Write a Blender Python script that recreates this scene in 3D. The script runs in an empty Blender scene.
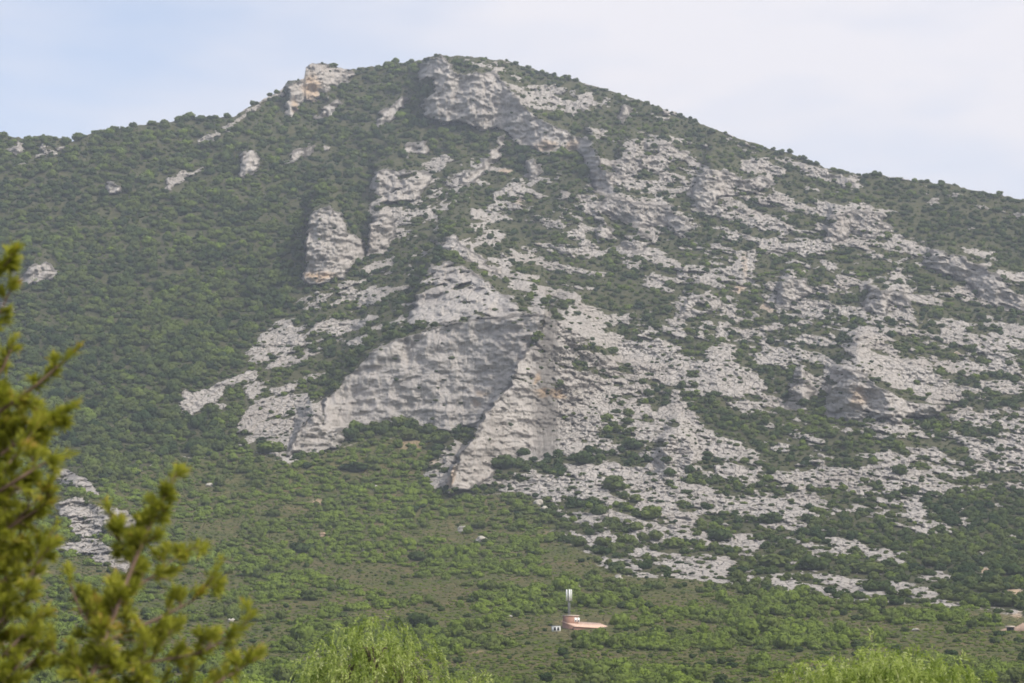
import bpy, math, random
import numpy as np
from mathutils import Vector, Matrix

rng = np.random.default_rng(11)
random.seed(11)
SC = bpy.context.scene
COL = SC.collection
R = math.radians

# ------------------------------------------------------------------ camera geometry
W, H = 1024, 683
LENS = 72.2
FPX = LENS / 36.0 * W
PITCH = R(10.0)
EYE = 1.7
cp, sp = math.cos(PITCH), math.sin(PITCH)

def ray(u, v):
    """x/y and z/y slopes of the line of sight through a picture position (y is straight ahead)"""
    a = (np.asarray(u, float) - 512.0) / FPX
    b = (341.5 - np.asarray(v, float)) / FPX
    dy = cp - b * sp
    dz = sp + b * cp
    return a / dy, dz / dy

# ------------------------------------------------------------------ noise (numpy)
def _hash(ix, iy, iz, seed):
    with np.errstate(over='ignore'):
        h = (ix.astype(np.uint32) * np.uint32(374761393) + iy.astype(np.uint32) * np.uint32(668265263)
             + iz.astype(np.uint32) * np.uint32(2147483647 - 18) + np.uint32(seed * 7919 + 13))
        h = (h ^ (h >> np.uint32(13))) * np.uint32(1274126177)
        h = (h ^ (h >> np.uint32(16))) * np.uint32(2246822519)
        h = h ^ (h >> np.uint32(15))
    return h

def _h01(ix, iy, iz, seed):
    return _hash(ix, iy, iz, seed).astype(np.float32) / np.float32(4294967295.0)

def vnoise(x, y, z, seed=0):
    fx, fy, fz = np.floor(x), np.floor(y), np.floor(z)
    ix, iy, iz = fx.astype(np.int64), fy.astype(np.int64), fz.astype(np.int64)
    tx, ty, tz = (x - fx), (y - fy), (z - fz)
    tx = tx * tx * tx * (tx * (tx * 6 - 15) + 10)
    ty = ty * ty * ty * (ty * (ty * 6 - 15) + 10)
    tz = tz * tz * tz * (tz * (tz * 6 - 15) + 10)
    r = 0
    for dx in (0, 1):
        wx = tx if dx else 1 - tx
        for dy in (0, 1):
            wy = ty if dy else 1 - ty
            for dz in (0, 1):
                wz = tz if dz else 1 - tz
                r = r + wx * wy * wz * _h01(ix + dx, iy + dy, iz + dz, seed)
    return r * 2 - 1

def fbm(x, y, z, octv=4, seed=0, gain=0.5, ridged=False):
    a, s, r = 1.0, 0.0, 0
    for k in range(octv):
        f = 2.03 ** k
        n = vnoise(x * f + 17.3 * k, y * f - 9.1 * k, z * f + 4.7 * k, seed + k * 31)
        if ridged:
            n = 1 - 2 * np.abs(n)
        r = r + a * n
        s += a
        a *= gain
    return r / s

def worley(x, y, z, seed=0):
    """distance to the nearest and second nearest feature point, and a random value of the nearest"""
    fx, fy, fz = np.floor(x), np.floor(y), np.floor(z)
    ix, iy, iz = fx.astype(np.int64), fy.astype(np.int64), fz.astype(np.int64)
    d1 = np.full(x.shape, 9.0); d2 = np.full(x.shape, 9.0); val = np.zeros(x.shape)
    for dx in (-1, 0, 1):
        for dy in (-1, 0, 1):
            for dz in (-1, 0, 1):
                h = _hash(ix + dx, iy + dy, iz + dz, seed)
                px = fx + dx + (h & np.uint32(1023)).astype(float) / 1023
                py = fy + dy + ((h >> np.uint32(10)) & np.uint32(1023)).astype(float) / 1023
                pz = fz + dz + ((h >> np.uint32(20)) & np.uint32(1023)).astype(float) / 1023
                d = (px - x) ** 2 + (py - y) ** 2 + (pz - z) ** 2
                rv = ((h * np.uint32(2654435761)) >> np.uint32(8)).astype(float) / 16777215.0
                near = d < d1
                d2 = np.where(near, d1, np.minimum(d2, d))
                val = np.where(near, rv, val)
                d1 = np.where(near, d, d1)
    return np.sqrt(d1), np.sqrt(d2), val

def sstep(x, a=0.0, b=1.0):
    t = np.clip((x - a) / (b - a), 0, 1)
    return t * t * (3 - 2 * t)

def in_poly(poly, u, v):
    p = np.array(poly, float); n = len(p)
    ins = np.zeros(u.shape, bool)
    j = n - 1
    for i in range(n):
        xi, yi = p[i]; xj, yj = p[j]
        if yi != yj:
            c = ((yi > v) != (yj > v)) & (u < (xj - xi) * (v - yi) / (yj - yi) + xi)
            ins ^= c
        j = i
    return ins

def poly_sd(poly, u, v, reach):
    """signed distance (inside positive) to a polygon; -99 far away"""
    p = np.array(poly, float)
    out = np.full(u.shape, -99.0)
    sel = (u > p[:, 0].min() - reach) & (u < p[:, 0].max() + reach) & (v > p[:, 1].min() - reach) & (v < p[:, 1].max() + reach)
    if not sel.any():
        return out
    uu, vv = u[sel], v[sel]
    d = np.full(uu.shape, 1e9)
    for i in range(len(p)):
        a, b = p[i], p[(i + 1) % len(p)]
        ab = b - a
        t = np.clip(((uu - a[0]) * ab[0] + (vv - a[1]) * ab[1]) / (ab @ ab + 1e-9), 0, 1)
        d = np.minimum(d, (uu - a[0] - t * ab[0]) ** 2 + (vv - a[1] - t * ab[1]) ** 2)
    d = np.sqrt(d)
    out[sel] = np.where(in_poly(poly, uu, vv), d, -d)
    return out

# ------------------------------------------------------------------ relief of the mountain
SKY = [(-700, 215), (-300, 150), (-160, 134), (0, 134), (25, 139), (40, 136), (62, 139), (68, 142), (90, 134), (120, 128), (150, 123), (180, 120),
       (205, 117), (232, 117), (240, 113), (255, 103), (270, 95), (282, 89), (288, 81), (298, 80), (304, 78), (306, 66), (312, 63), (325, 63),
       (335, 66), (350, 69), (375, 67), (395, 62), (415, 61), (430, 56), (438, 54), (450, 56), (480, 57), (505, 61), (530, 68), (550, 74), (570, 79),
       (600, 88), (640, 101), (680, 114), (720, 131), (750, 142), (775, 150), (800, 157), (830, 169), (860, 174), (880, 174), (900, 179), (920, 181),
       (950, 184), (985, 192), (1024, 200), (1184, 232), (1400, 300), (1750, 400)]
VBOT = 714.0
DB_V = [-40, 0, 52, 150, 240, 330, 420, 480, 520, 560, 600, 640, 683, 714]
DB_D = [2090, 2000, 1900, 1720, 1560, 1400, 1235, 1120, 1030, 920, 775, 645, 530, 470]

def smooth_interp(x, xp, fp):
    """monotone cubic interpolation"""
    xp = np.array(xp, float); fp = np.array(fp, float)
    h = np.diff(xp); s = np.diff(fp) / h
    m = np.zeros(len(xp)); m[1:-1] = np.where(s[:-1] * s[1:] > 0, 2 * s[:-1] * s[1:] / (s[:-1] + s[1:] + 1e-12), 0); m[0], m[-1] = s[0], s[-1]
    i = np.clip(np.searchsorted(xp, x) - 1, 0, len(h) - 1)
    t = (x - xp[i]) / h[i]
    return ((1 + 2 * t) * (1 - t) ** 2 * fp[i] + t * (1 - t) ** 2 * h[i] * m[i] + t * t * (3 - 2 * t) * fp[i + 1] + t * t * (t - 1) * h[i] * m[i + 1])

def dbase(v):
    return smooth_interp(np.asarray(v, float), DB_V, DB_D)

ul = np.concatenate([np.linspace(-700, -40, 60), np.arange(-30, 1055, 1.0), np.linspace(1064, 1750, 60)])
NU, NV = len(ul), 700
sky_v = np.interp(ul, [p[0] for p in SKY], [p[1] for p in SKY])
sky_v = sky_v + 1.1 * vnoise(ul / 3.1, ul * 0, ul * 0, 5) * 0.7 + 1.0 * vnoise(ul / 9.0, ul * 0, ul * 0, 6)
tl = np.linspace(0, 1, NV)
U = np.repeat(ul[:, None], NV, 1)
V = VBOT + tl[None, :] * (sky_v[:, None] - VBOT)
U = U.ravel(); V = V.ravel()

# broad landforms: toward (+) or away from (-) the viewer, in metres
LF = [(-300, 300, 70), (-100, 250, 40), (60, 420, 20), (60, 200, 20), (160, 300, -10), (250, 330, -55), (300, 200, -65), (380, 110, -50), (330, 150, -60),
      (240, 140, -20), (120, 150, 10), (200, 430, -35), (430, 60, 10), (505, 90, 25), (560, 130, 50), (605, 185, 80), (480, 180, -10), (450, 200, -20),
      (440, 240, 40), (500, 290, 70), (560, 260, 45), (550, 330, 70), (640, 300, 55), (620, 380, 55), (700, 180, 60), (720, 260, 55), (800, 330, 45),
      (790, 400, 25), (860, 300, 60), (880, 380, 70), (960, 300, 45), (1000, 400, 60), (950, 460, 30), (1100, 330, 80), (1300, 350, 60), (800, 200, 50), (900, 230, 45),
      (700, 400, 60), (680, 470, 50), (620, 480, 35), (800, 500, 30), (760, 540, 15), (330, 290, 0), (340, 340, -5), (390, 300, 10), (380, 450, -30), (420, 470, -40),
      (300, 470, -15), (100, 520, 20), (40, 500, 40), (-100, 480, 60), (200, 560, 0), (500, 560, 0), (800, 620, 0), (500, 640, 0), (200, 640, 0), (0, 640, 0), (1024, 640, 0),
      (1024, 560, 20), (0, 720, 0), (500, 720, 0), (1000, 720, 0)]
lp = np.array(LF, float)

def landform(u, v):
    num = np.zeros(u.shape); den = np.zeros(u.shape) + 1e-9
    for a, b, o in lp:
        d2 = (u - a) ** 2 + (1.25 * (v - b)) ** 2
        w = 1.0 / (d2 + 900.0) ** 1.7
        num += w * o; den += w
    return num / den

# rock features: polygon outline, steepness q, sideways tilt (m per unit), vegetation cover, kind
ARETE = [(545, 315), (540, 330), (530, 345), (515, 365), (508, 385), (490, 403), (480, 425), (468, 442), (455, 465), (449, 490)]
WALL = [(322, 432), (324, 402), (345, 375), (372, 352), (400, 337), (440, 327), (480, 319), (520, 316), (547, 314), (540, 330), (530, 345), (517, 365), (510, 385),
        (492, 403), (481, 424), (455, 429), (400, 426), (350, 428)]
BUTT = ARETE + [(470, 490), (500, 470), (540, 458), (580, 442), (620, 425), (645, 405), (640, 385), (612, 360), (582, 335), (560, 322)]
BAND = [(431, 57), (438, 54), (448, 62), (456, 72), (470, 73), (485, 71), (498, 75), (508, 88), (520, 100), (532, 112), (545, 122), (560, 128), (575, 135), (592, 142),
        (598, 152), (600, 165), (612, 178), (616, 192), (604, 197), (593, 192), (590, 178), (586, 160), (576, 152), (560, 152), (545, 153), (530, 149), (515, 140),
        (505, 133), (495, 126), (482, 131), (470, 127), (460, 120), (448, 124), (438, 122), (424, 118), (421, 106), (431, 95), (436, 86), (430, 78), (420, 82), (417, 72)]
OUT = [
    # name, polygon, q, tilt, cover
    ('left_summit', [(286, 84), (298, 80), (306, 66), (312, 63), (335, 66), (358, 72), (352, 79), (338, 86), (330, 89), (318, 98), (300, 107), (289, 119), (284, 113), (288, 95)], .95, .15, .03),
    ('', [(224, 128), (240, 113), (256, 103), (284, 88), (287, 94), (262, 106), (244, 118), (228, 131)], .3, 0, .1),
    ('', [(162, 190), (172, 178), (190, 168), (203, 162), (205, 168), (188, 179), (172, 191), (164, 195)], .3, 0, .12),
    ('', [(198, 141), (215, 130), (218, 134), (203, 144)], .3, 0, .1),
    ('', [(236, 172), (242, 155), (252, 150), (262, 156), (259, 170), (251, 176), (240, 178)], .9, .3, .08),
    ('', [(283, 163), (292, 152), (305, 147), (313, 144), (312, 152), (298, 162), (286, 166)], .6, 0, .1),
    ('', [(320, 153), (330, 145), (335, 148), (323, 156)], .4, 0, .1),
    ('', [(314, 120), (322, 108), (330, 100), (338, 97), (341, 106), (335, 112), (334, 121), (326, 117)], .8, .2, .1),
    ('', [(104, 187), (110, 183), (122, 186), (123, 194), (108, 194)], .8, 0, .1),
    ('', [(373, 124), (382, 112), (395, 104), (402, 97), (409, 99), (409, 108), (398, 113), (388, 121), (378, 127)], .8, .2, .1),
    ('upper_band', BAND, .90, -.60, .03),
    ('', [(478, 168), (492, 150), (502, 133), (508, 136), (501, 152), (489, 168), (475, 180), (460, 184), (464, 173)], .8, .3, .08),
    ('', [(401, 152), (411, 143), (424, 140), (430, 152), (425, 158), (412, 153), (405, 159)], .8, .2, .1),
    ('', [(370, 209), (375, 195), (369, 181), (374, 172), (390, 169), (408, 170), (431, 171), (430, 182), (421, 195), (416, 202), (400, 203), (385, 201), (380, 205)], .9, .2, .12),
    ('tower', [(299, 283), (306, 262), (307, 245), (306, 222), (312, 212), (326, 206), (340, 214), (345, 224), (346, 233), (360, 237), (366, 241), (364, 258), (352, 268), (342, 279), (330, 282), (318, 284)], .95, -.1, .02),
    ('', [(370, 247), (369, 223), (380, 216), (394, 220), (393, 235), (389, 249), (378, 256), (367, 257)], .9, .3, .05),
    ('knoll', [(410, 322), (415, 290), (430, 268), (445, 261), (465, 266), (480, 275), (500, 291), (520, 305), (531, 315), (500, 318), (470, 321), (440, 325), (414, 332)], .75, -.05, .14),
    ('', [(428, 237), (440, 241), (452, 234), (466, 247), (486, 261), (505, 276), (500, 279), (480, 269), (460, 257), (440, 252)], .6, -.2, .08),
    ('wall', WALL, .88, .34, .015),
    ('', [(286, 456), (299, 428), (312, 413), (326, 424), (347, 438), (337, 448), (312, 453)], .9, .1, .05),
    ('', [(430, 492), (424, 470), (440, 452), (456, 438), (464, 448), (452, 492)], .2, 0, .22),
    ('', [(50, 472), (65, 467), (85, 478), (101, 492), (98, 498), (75, 487), (50, 483)], .5, -.1, .05),
    ('', [(52, 506), (75, 497), (100, 505), (137, 516), (137, 530), (112, 525), (92, 538), (106, 544), (132, 560), (127, 573), (105, 566), (90, 556), (60, 552), (53, 546), (82, 540), (66, 521)], .4, -.1, .05),
    ('', [(33, 574), (44, 567), (49, 576), (35, 583)], .4, 0, .1),
    ('', [(34, 616), (44, 610), (48, 620), (38, 628)], .4, 0, .1),
    ('', [(20, 281), (30, 265), (45, 262), (57, 273), (51, 281), (30, 284)], .9, 0, .05),
    ('', [(0, 313), (0, 303), (14, 307), (18, 313)], .9, 0, .05),
    ('right_cliff', [(820, 414), (831, 386), (845, 373), (858, 368), (870, 378), (885, 388), (902, 398), (925, 404), (948, 407), (940, 416), (915, 414), (896, 421), (870, 419), (850, 423)], .92, .55, .04),
    ('', [(846, 350), (862, 335), (890, 345), (920, 365), (950, 385), (968, 403), (945, 406), (915, 396), (885, 384), (860, 368)], .15, -.2, .12),
    ('', [(864, 311), (867, 284), (880, 291), (900, 290), (914, 304), (905, 309), (890, 303), (886, 316)], .8, .3, .06),
    ('', [(775, 303), (778, 285), (790, 277), (808, 280), (813, 293), (800, 301), (785, 306)], .95, .3, .03),
    ('right_ridge', [(922, 264), (935, 249), (960, 255), (985, 268), (1002, 280), (1026, 300), (1026, 314), (1000, 306), (985, 300), (970, 286), (945, 276)], .8, -.4, .08),
    ('', [(690, 202), (695, 182), (710, 168), (730, 171), (745, 181), (760, 177), (773, 182), (757, 193), (737, 195), (720, 196), (713, 211), (700, 213)], .9, .3, .06),
    ('', [(595, 206), (605, 198), (625, 199), (650, 205), (668, 205), (692, 226), (682, 237), (665, 224), (640, 227), (625, 223), (611, 216)], .7, 0, .1),
    ('', [(638, 162), (650, 150), (665, 142), (682, 147), (692, 156), (680, 166), (660, 173), (644, 171)], .6, 0, .25),
    ('', [(610, 172), (622, 150), (640, 149), (652, 166), (636, 176), (620, 179)], .5, -.1, .3),
    ('', [(616, 118), (625, 105), (632, 108), (630, 118), (622, 122)], .8, 0, .05),
    ('', [(823, 242), (827, 218), (850, 211), (880, 214), (892, 228), (870, 239), (850, 233), (835, 247)], .6, .2, .12),
    ('', [(741, 160), (760, 159), (790, 169), (786, 176), (765, 173), (741, 167)], .4, 0, .1),
    ('', [(738, 181), (770, 177), (774, 184), (755, 193), (738, 189)], .4, 0, .1),
    ('', [(795, 162), (830, 174), (863, 184), (859, 191), (840, 186), (800, 172)], .3, 0, .15),
    ('', [(503, 80), (530, 88), (560, 85), (592, 95), (586, 109), (560, 106), (545, 117), (530, 109), (515, 100)], .1, 0, .38),
    ('', [(653, 463), (663, 441), (678, 434), (702, 450), (702, 480), (680, 476), (664, 482)], .5, 0, .08),
    ('', [(787, 408), (792, 386), (804, 376), (817, 390), (806, 412)], .8, .2, .12),
    ('', [(6, 150), (20, 143), (25, 152), (16, 156)], .5, 0, .3),
    ('', [(39, 157), (45, 143), (60, 146), (70, 144), (52, 159)], .4, 0, .55),
    ('', [(485, 212), (498, 190), (522, 182), (528, 196), (512, 214), (495, 222)], .2, 0, .2),
    ('', [(592, 232), (603, 222), (615, 230), (608, 242), (596, 242)], .7, 0, .1),
    ('', [(616, 246), (630, 238), (642, 230), (652, 244), (640, 252)], .7, .2, .1),
    ('', [(526, 176), (525, 162), (535, 158), (540, 168), (535, 178)], .8, 0, .05),
    ('', [(680, 318), (684, 300), (700, 296), (722, 298), (724, 306), (705, 318)], .6, 0, .1),
    ('', [(545, 246), (560, 240), (575, 236), (590, 240), (600, 250), (570, 252)], .3, 0, .3),
]
ZONES = [   # vegetation cover of wider areas
    ([(430, 50), (520, 60), (600, 85), (760, 140), (850, 170), (1100, 215), (1100, 620), (930, 610), (760, 590), (620, 580), (560, 545), (520, 505), (450, 495), (470, 440), (545, 320), (440, 240), (470, 180), (610, 200), (600, 140), (500, 72)], .51),
    ([(440, 50), (520, 60), (600, 85), (760, 140), (850, 170), (1100, 215), (1100, 270), (960, 245), (880, 205), (780, 195), (700, 160), (640, 140), (600, 135), (500, 78)], .87),
    ([(870, 195), (1100, 240), (1100, 300), (960, 245), (890, 235)], .93),
    ([(548, 312), (600, 340), (660, 330), (740, 360), (760, 400), (720, 410), (640, 420), (625, 380)], .52),
    ([(560, 320), (600, 338), (640, 345), (655, 400), (640, 420), (560, 330)], .22),
    ([(560, 270), (660, 285), (690, 330), (640, 330), (570, 305)], .86),
    ([(690, 362), (720, 360), (750, 375), (770, 395), (740, 400), (700, 392)], .15),
    ([(640, 345), (700, 360), (700, 420), (650, 420)], .32),
    ([(655, 412), (700, 408), (735, 430), (745, 470), (660, 475)], .17),
    ([(690, 405), (745, 420), (800, 455), (860, 470), (840, 480), (770, 462), (710, 430)], .78),
    ([(510, 470), (560, 440), (640, 420), (700, 440), (800, 480), (830, 540), (840, 590), (760, 588), (700, 578), (620, 572), (565, 540), (540, 490)], .30),
    ([(690, 470), (830, 470), (850, 590), (760, 588), (700, 560)], .40),
    ([(800, 450), (900, 470), (960, 520), (990, 600), (900, 605), (840, 592), (810, 510)], .46),
    ([(800, 510), (900, 520), (940, 560), (960, 590), (880, 590), (820, 540)], .58),
    ([(930, 490), (1100, 480), (1100, 625), (960, 608), (930, 560)], .84),
    ([(840, 420), (1100, 390), (1100, 480), (940, 500), (830, 470)], .45),
    ([(960, 310), (1100, 320), (1100, 460), (990, 440), (960, 400)], .48),
    ([(178, 411), (192, 385), (222, 380), (250, 378), (282, 380), (300, 372), (327, 378), (330, 402), (325, 422), (310, 427), (300, 453), (288, 456), (262, 446), (240, 448), (220, 441), (205, 426), (190, 426)], .14),
    ([(192, 428), (200, 404), (213, 407), (220, 395), (235, 391), (246, 402), (241, 415), (239, 434), (220, 442), (205, 448), (190, 440)], 1.0),
    ([(244, 345), (260, 325), (300, 310), (310, 292), (345, 282), (365, 290), (380, 275), (402, 280), (412, 300), (400, 330), (350, 345), (330, 362), (320, 376), (300, 373), (280, 372), (255, 362)], .50),
    ([(335, 378), (318, 400), (296, 400), (300, 380), (345, 352), (370, 345), (345, 372)], .93),
    ([(362, 268), (400, 240), (430, 240), (420, 270), (380, 275), (340, 285)], .72),
    ([(372, 168), (470, 160), (600, 190), (560, 250), (450, 230), (370, 250)], .70),
    ([(440, 235), (600, 230), (640, 290), (560, 300), (500, 280)], .72),
    ([(655, 210), (860, 230), (880, 340), (680, 345)], .60),
    ([(0, 138), (90, 135), (60, 165), (0, 165)], .96),
]
MEADOW = [(-700, 480), (0, 486), (110, 482), (180, 458), (235, 450), (290, 458), (345, 442), (400, 430), (425, 432), (440, 470), (446, 494), (500, 492), (530, 498), (565, 542),
          (610, 572), (700, 581), (760, 588), (850, 597), (930, 607), (1024, 614), (1750, 640)]
STAIN = [   # ochre rock or earth: centre, radii, strength
    (312, 88, 9, 14, .75), (296, 105, 4, 8, .7), (318, 276, 18, 5, .85), (545, 146, 14, 6, .55), (573, 146, 8, 6, .5), (858, 398, 8, 14, .5), (538, 378, 4, 6, .9), (548, 392, 12, 4, .9), (556, 396, 8, 4, .9),
    (476, 404, 5, 4, .6), (480, 392, 8, 4, .5), (452, 480, 4, 14, .6), (740, 290, 7, 6, .7), (768, 308, 10, 5, .6), (745, 265, 4, 14, .4), (410, 445, 16, 5, .55), (426, 462, 14, 4, .55),
    (985, 570, 7, 4, .95), (1014, 592, 10, 3.5, .95), (1019, 616, 7, 4, .7), (318, 503, 7, 2.5, .7), (327, 535, 6, 2, .85), (445, 505, 10, 4, .6), (985, 398, 6, 3, .6), (955, 355, 6, 3, .6),
    (505, 172, 6, 3, .6), (520, 200, 8, 5, .4), (545, 240, 10, 4, .35), (300, 492, 8, 2, .6), (545, 535, 5, 4, .4), (455, 640, 8, 2, .5), (478, 650, 6, 2, .4)]

D = dbase(V)
D0 = D.copy()
low = sstep(VBOT - V, 6, 70)
D = D - landform(U, V) * low * .42

x_, z_ = ray(U, V)
wx, wy, wz = x_ * D0, D0, z_ * D0
# mid-scale undulation of the slopes: ribs and gullies
mid = fbm(wx / 90, wy / 120, wz / 90, 4, 3, .5, True)
slope_amt = sstep(VBOT - V, 120, 260)
D = D - 16 * mid * slope_amt - 3.0 * fbm(wx / 40, wy / 60, wz / 40, 3, 9) * low

rock_sd = np.full(U.shape, -99.0)       # inside an outcrop
cover = np.full(U.shape, 1.0)
vert = np.zeros(U.shape)                # how sheer the rock is
which = np.zeros(U.shape, np.int32)     # cliff object each vertex belongs to
warp_u = U + 3.5 * vnoise(wx / 9, wy / 14, wz / 9, 71) + 1.8 * vnoise(wx / 3.4, wy / 6, wz / 3.4, 73)
warp_v = V + 2.5 * vnoise(wx / 9, wy / 14, wz / 9, 72) + 1.5 * vnoise(wx / 3.4, wy / 6, wz / 3.4, 74)

warp_ub = U + 9 * vnoise(wx / 22, wy / 30, wz / 22, 75)
warp_vb = V + 7 * vnoise(wx / 22, wy / 30, wz / 22, 76)
for poly, c in ZONES:
    sd = poly_sd(poly, warp_ub, warp_vb, 16)
    w = sstep(sd, -7, 7)
    cover = cover * (1 - w) + c * w

def columns(poly):
    """top and foot of an outline in every column of the grid"""
    p = np.array(poly, float)
    top = np.full(NU, np.nan); foot = np.full(NU, np.nan)
    for i, x in enumerate(ul):
        ys = []
        for k in range(len(p)):
            a, b = p[k], p[(k + 1) % len(p)]
            if (a[0] <= x) != (b[0] <= x):
                ys.append(a[1] + (x - a[0]) / (b[0] - a[0]) * (b[1] - a[1]))
        if ys:
            top[i], foot[i] = min(ys), max(ys)
    return top, foot

CLIFF_NAMES = {}
def arete_u(v):
    o = v * 0
    return (np.interp(v, [p[1] for p in ARETE], [p[0] for p in ARETE]) + sstep(v, 312, 345) * (4.0 * vnoise(v / 17, o, o, 43) + 2.6 * vnoise(v / 7, o, o, 44) + 1.6 * vnoise(v / 2.7, o, o, 45)))
def col_smooth(a, n=2):
    ok = ~np.isnan(a); i0 = np.argmax(ok); i1 = NU - 1 - np.argmax(ok[::-1])
    s = a[i0:i1 + 1].copy()
    s = np.interp(np.arange(len(s)), np.flatnonzero(~np.isnan(s)), s[~np.isnan(s)])
    for _ in range(n):
        q = np.pad(s, 1, mode='edge'); s = (q[:-2] + 2 * q[1:-1] + q[2:]) / 4
    return i0, i1, s

V2 = V.reshape(NU, NV)
WALL_DEPTH = [(322, 432), (324, 402), (345, 375), (372, 352), (400, 337), (440, 327), (480, 319), (520, 316), (547, 314), (570, 330), (566, 429), (455, 429), (400, 426), (350, 428)]
for nm, poly, q, tilt, cv in OUT:
    tilt = tilt * (.45 if nm == 'wall' else .30)
    top, foot = columns(WALL_DEPTH if nm == 'wall' else poly)
    i0, i1, ts = col_smooth(top); _, _, fs = col_smooth(foot)
    # irregular rims: the outline is looked up at a warped place
    n = i1 - i0 + 1
    j0, j1 = max(i0 - 8, 0), min(i1 + 9, NU)
    uu = U.reshape(NU, NV)[j0:j1] + 0.75 * (warp_u.reshape(NU, NV)[j0:j1] - U.reshape(NU, NV)[j0:j1])
    vv = V2[j0:j1] + .8 * (warp_v.reshape(NU, NV)[j0:j1] - V2[j0:j1])
    cu = ul[i0:i1 + 1]
    T = np.interp(uu, cu, ts); F = np.interp(uu, cu, fs)
    wd_ = max(2.0, min(8.0, n * .2))
    taper = sstep(np.minimum(uu - cu[0], cu[-1] - uu), -1, wd_)
    if nm == 'wall': taper = taper * sstep(-uu, -650, -550)
    h = np.maximum(F - T, 1.0)
    Dc = D.reshape(NU, NV)[i0:i1 + 1]
    row = np.arange(NV)
    def at_row(vq):
        tt = np.clip((vq - VBOT) / (sky_v[i0:i1 + 1] - VBOT) * (NV - 1), 0, NV - 1)
        return np.array([np.interp(tt[c_], row, Dc[c_]) for c_ in range(n)])
    ff = at_row(fs); kk = at_row(ts) - ff
    for _ in range(4):
        qq = np.pad(kk, 2, mode='edge'); kk = (qq[:-4] + qq[1:-3] + qq[2:-2] + qq[3:-1] + qq[4:]) / 5
        qq = np.pad(ff, 2, mode='edge'); ff = (qq[:-4] + qq[1:-3] + qq[2:-2] + qq[3:-1] + qq[4:]) / 5
    k = np.interp(uu, cu, np.maximum(kk, 0)) * q * taper
    up = np.clip((F - vv) / h, 0, 1)
    over = np.maximum(T - vv, 0)
    above = np.exp(-over / np.maximum(9.0, .5 * h)) * np.where(over > 0, sstep(np.minimum(uu - cu[0], cu[-1] - uu) - .55 * over, -4, 10 + .4 * over), 1)
    off = k * up * above
    if q > .55:     # a sheer face: flat from foot to rim
        face = np.interp(uu, cu, ff) + np.interp(uu, cu, np.maximum(kk, 0)) * (1 - q) * up
        inface = sstep(F - vv, 0, 4) * sstep(vv - T, -1, 5) * taper
        off = off * (1 - inface) + (D.reshape(NU, NV)[j0:j1] - face) * inface
    uc = .5 * (cu[0] + cu[-1])
    if nm == 'wall':
        off = off + tilt * np.clip(uu - 430, -100, 80) * taper * sstep(F - vv, -2, 3) * above
        off = off * (1 - sstep(U.reshape(NU, NV)[j0:j1] - arete_u(V2[j0:j1]), 0, 2.5))
    else:
        off = off + tilt * np.clip(uu - uc, -70, 70) * taper * sstep(F - vv, -2, 3) * above
    Dv = D.reshape(NU, NV); Dv[j0:j1] -= off
    sd = poly_sd(poly, warp_u, warp_v, 8)
    w = sstep(sd, -2, 2)
    cover = cover * (1 - w) + cv * w
    rock_sd = np.maximum(rock_sd, sd)
    vert = np.maximum(vert, w * max(0, (q - .35) / .65))
    if nm:
        CLIFF_NAMES[nm] = len(CLIFF_NAMES) + 1
        which[poly_sd(poly, U, V, 2) > 0] = CLIFF_NAMES[nm]

# the buttress right of the wall, with a sharp left edge
av = np.array([p[1] for p in ARETE], float); au = np.array([p[0] for p in ARETE], float)
ua = arete_u(V)
sdb = poly_sd(BUTT, U, V, 60)
toe = np.interp(U, [449, 470, 500, 540, 580, 620, 660], [494, 490, 472, 460, 444, 428, 418])
rightof = sstep(U - ua, -1.5, 1.5)
toe_u = np.interp(ul, [440, 449, 470, 500, 540, 580, 620, 660], [496, 494, 490, 473, 460, 444, 428, 418])
Dg = D.reshape(NU, NV); Ug = U.reshape(NU, NV); Vg = V.reshape(NU, NV); UAg = ua.reshape(NU, NV)
tt = (toe_u - VBOT) / (sky_v - VBOT) * (NV - 1)
d_toe = np.array([np.interp(tt[c_], np.arange(NV), D0.reshape(NU, NV)[c_]) for c_ in range(NU)]) + np.interp(ul, [450, 530, 580, 650], [-14, -11, 2, 34])
wav = (6.0 * fbm((wx + .8 * wz) / 22, wy / 60, (wz - .8 * wx) / 70, 3, 48, .6, True) + 4.0 * fbm(wx / 20, wy / 40, wz / 22, 3, 49)).reshape(NU, NV)
Db = d_toe[:, None] + .42 * (toe_u[:, None] - Vg) + .34 * np.maximum(Ug - UAg, 0) + wav
offb = np.maximum(Dg - Db, 0) * (Vg < toe_u[:, None] + 1) * (Ug > 446) * (Ug < 700)
vtop = np.interp(ul, [440, 545, 560, 582, 612, 640, 700], [316, 315, 322, 335, 360, 385, 420])
tk = np.clip(((vtop - VBOT) / (sky_v - VBOT) * (NV - 1)).astype(int), 0, NV - 1)
o_top = offb[np.arange(NU), tk]
offb = np.where((Vg < vtop[:, None]) & (Ug > 543), o_top[:, None] * np.exp(-(vtop[:, None] - Vg) / 26) * sstep(Ug - 545 - .5 * (vtop[:, None] - Vg), -2, 14), offb * (Vg >= vtop[:, None]))
D = (Dg - offb * rightof.reshape(NU, NV)).ravel()
wB = sstep(poly_sd(BUTT, warp_u, warp_v, 8), -2, 2) * rightof
cover = cover * (1 - wB) + np.interp(U, [450, 545, 640], [.03, .07, .2]) * wB
vert = np.maximum(vert, .7 * wB * (1 - sstep(U, 530, 575)))
rock_sd = np.maximum(rock_sd, sdb)
CLIFF_NAMES['buttress'] = len(CLIFF_NAMES) + 1
which[(sdb > 0)] = CLIFF_NAMES['buttress']

# meadow below the slopes
mead_v = np.interp(warp_ub, [p[0] for p in MEADOW], [p[1] for p in MEADOW])
meadow = sstep(warp_vb - mead_v, -3, 6) * (1 - sstep(rock_sd, -2, 1))

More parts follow.
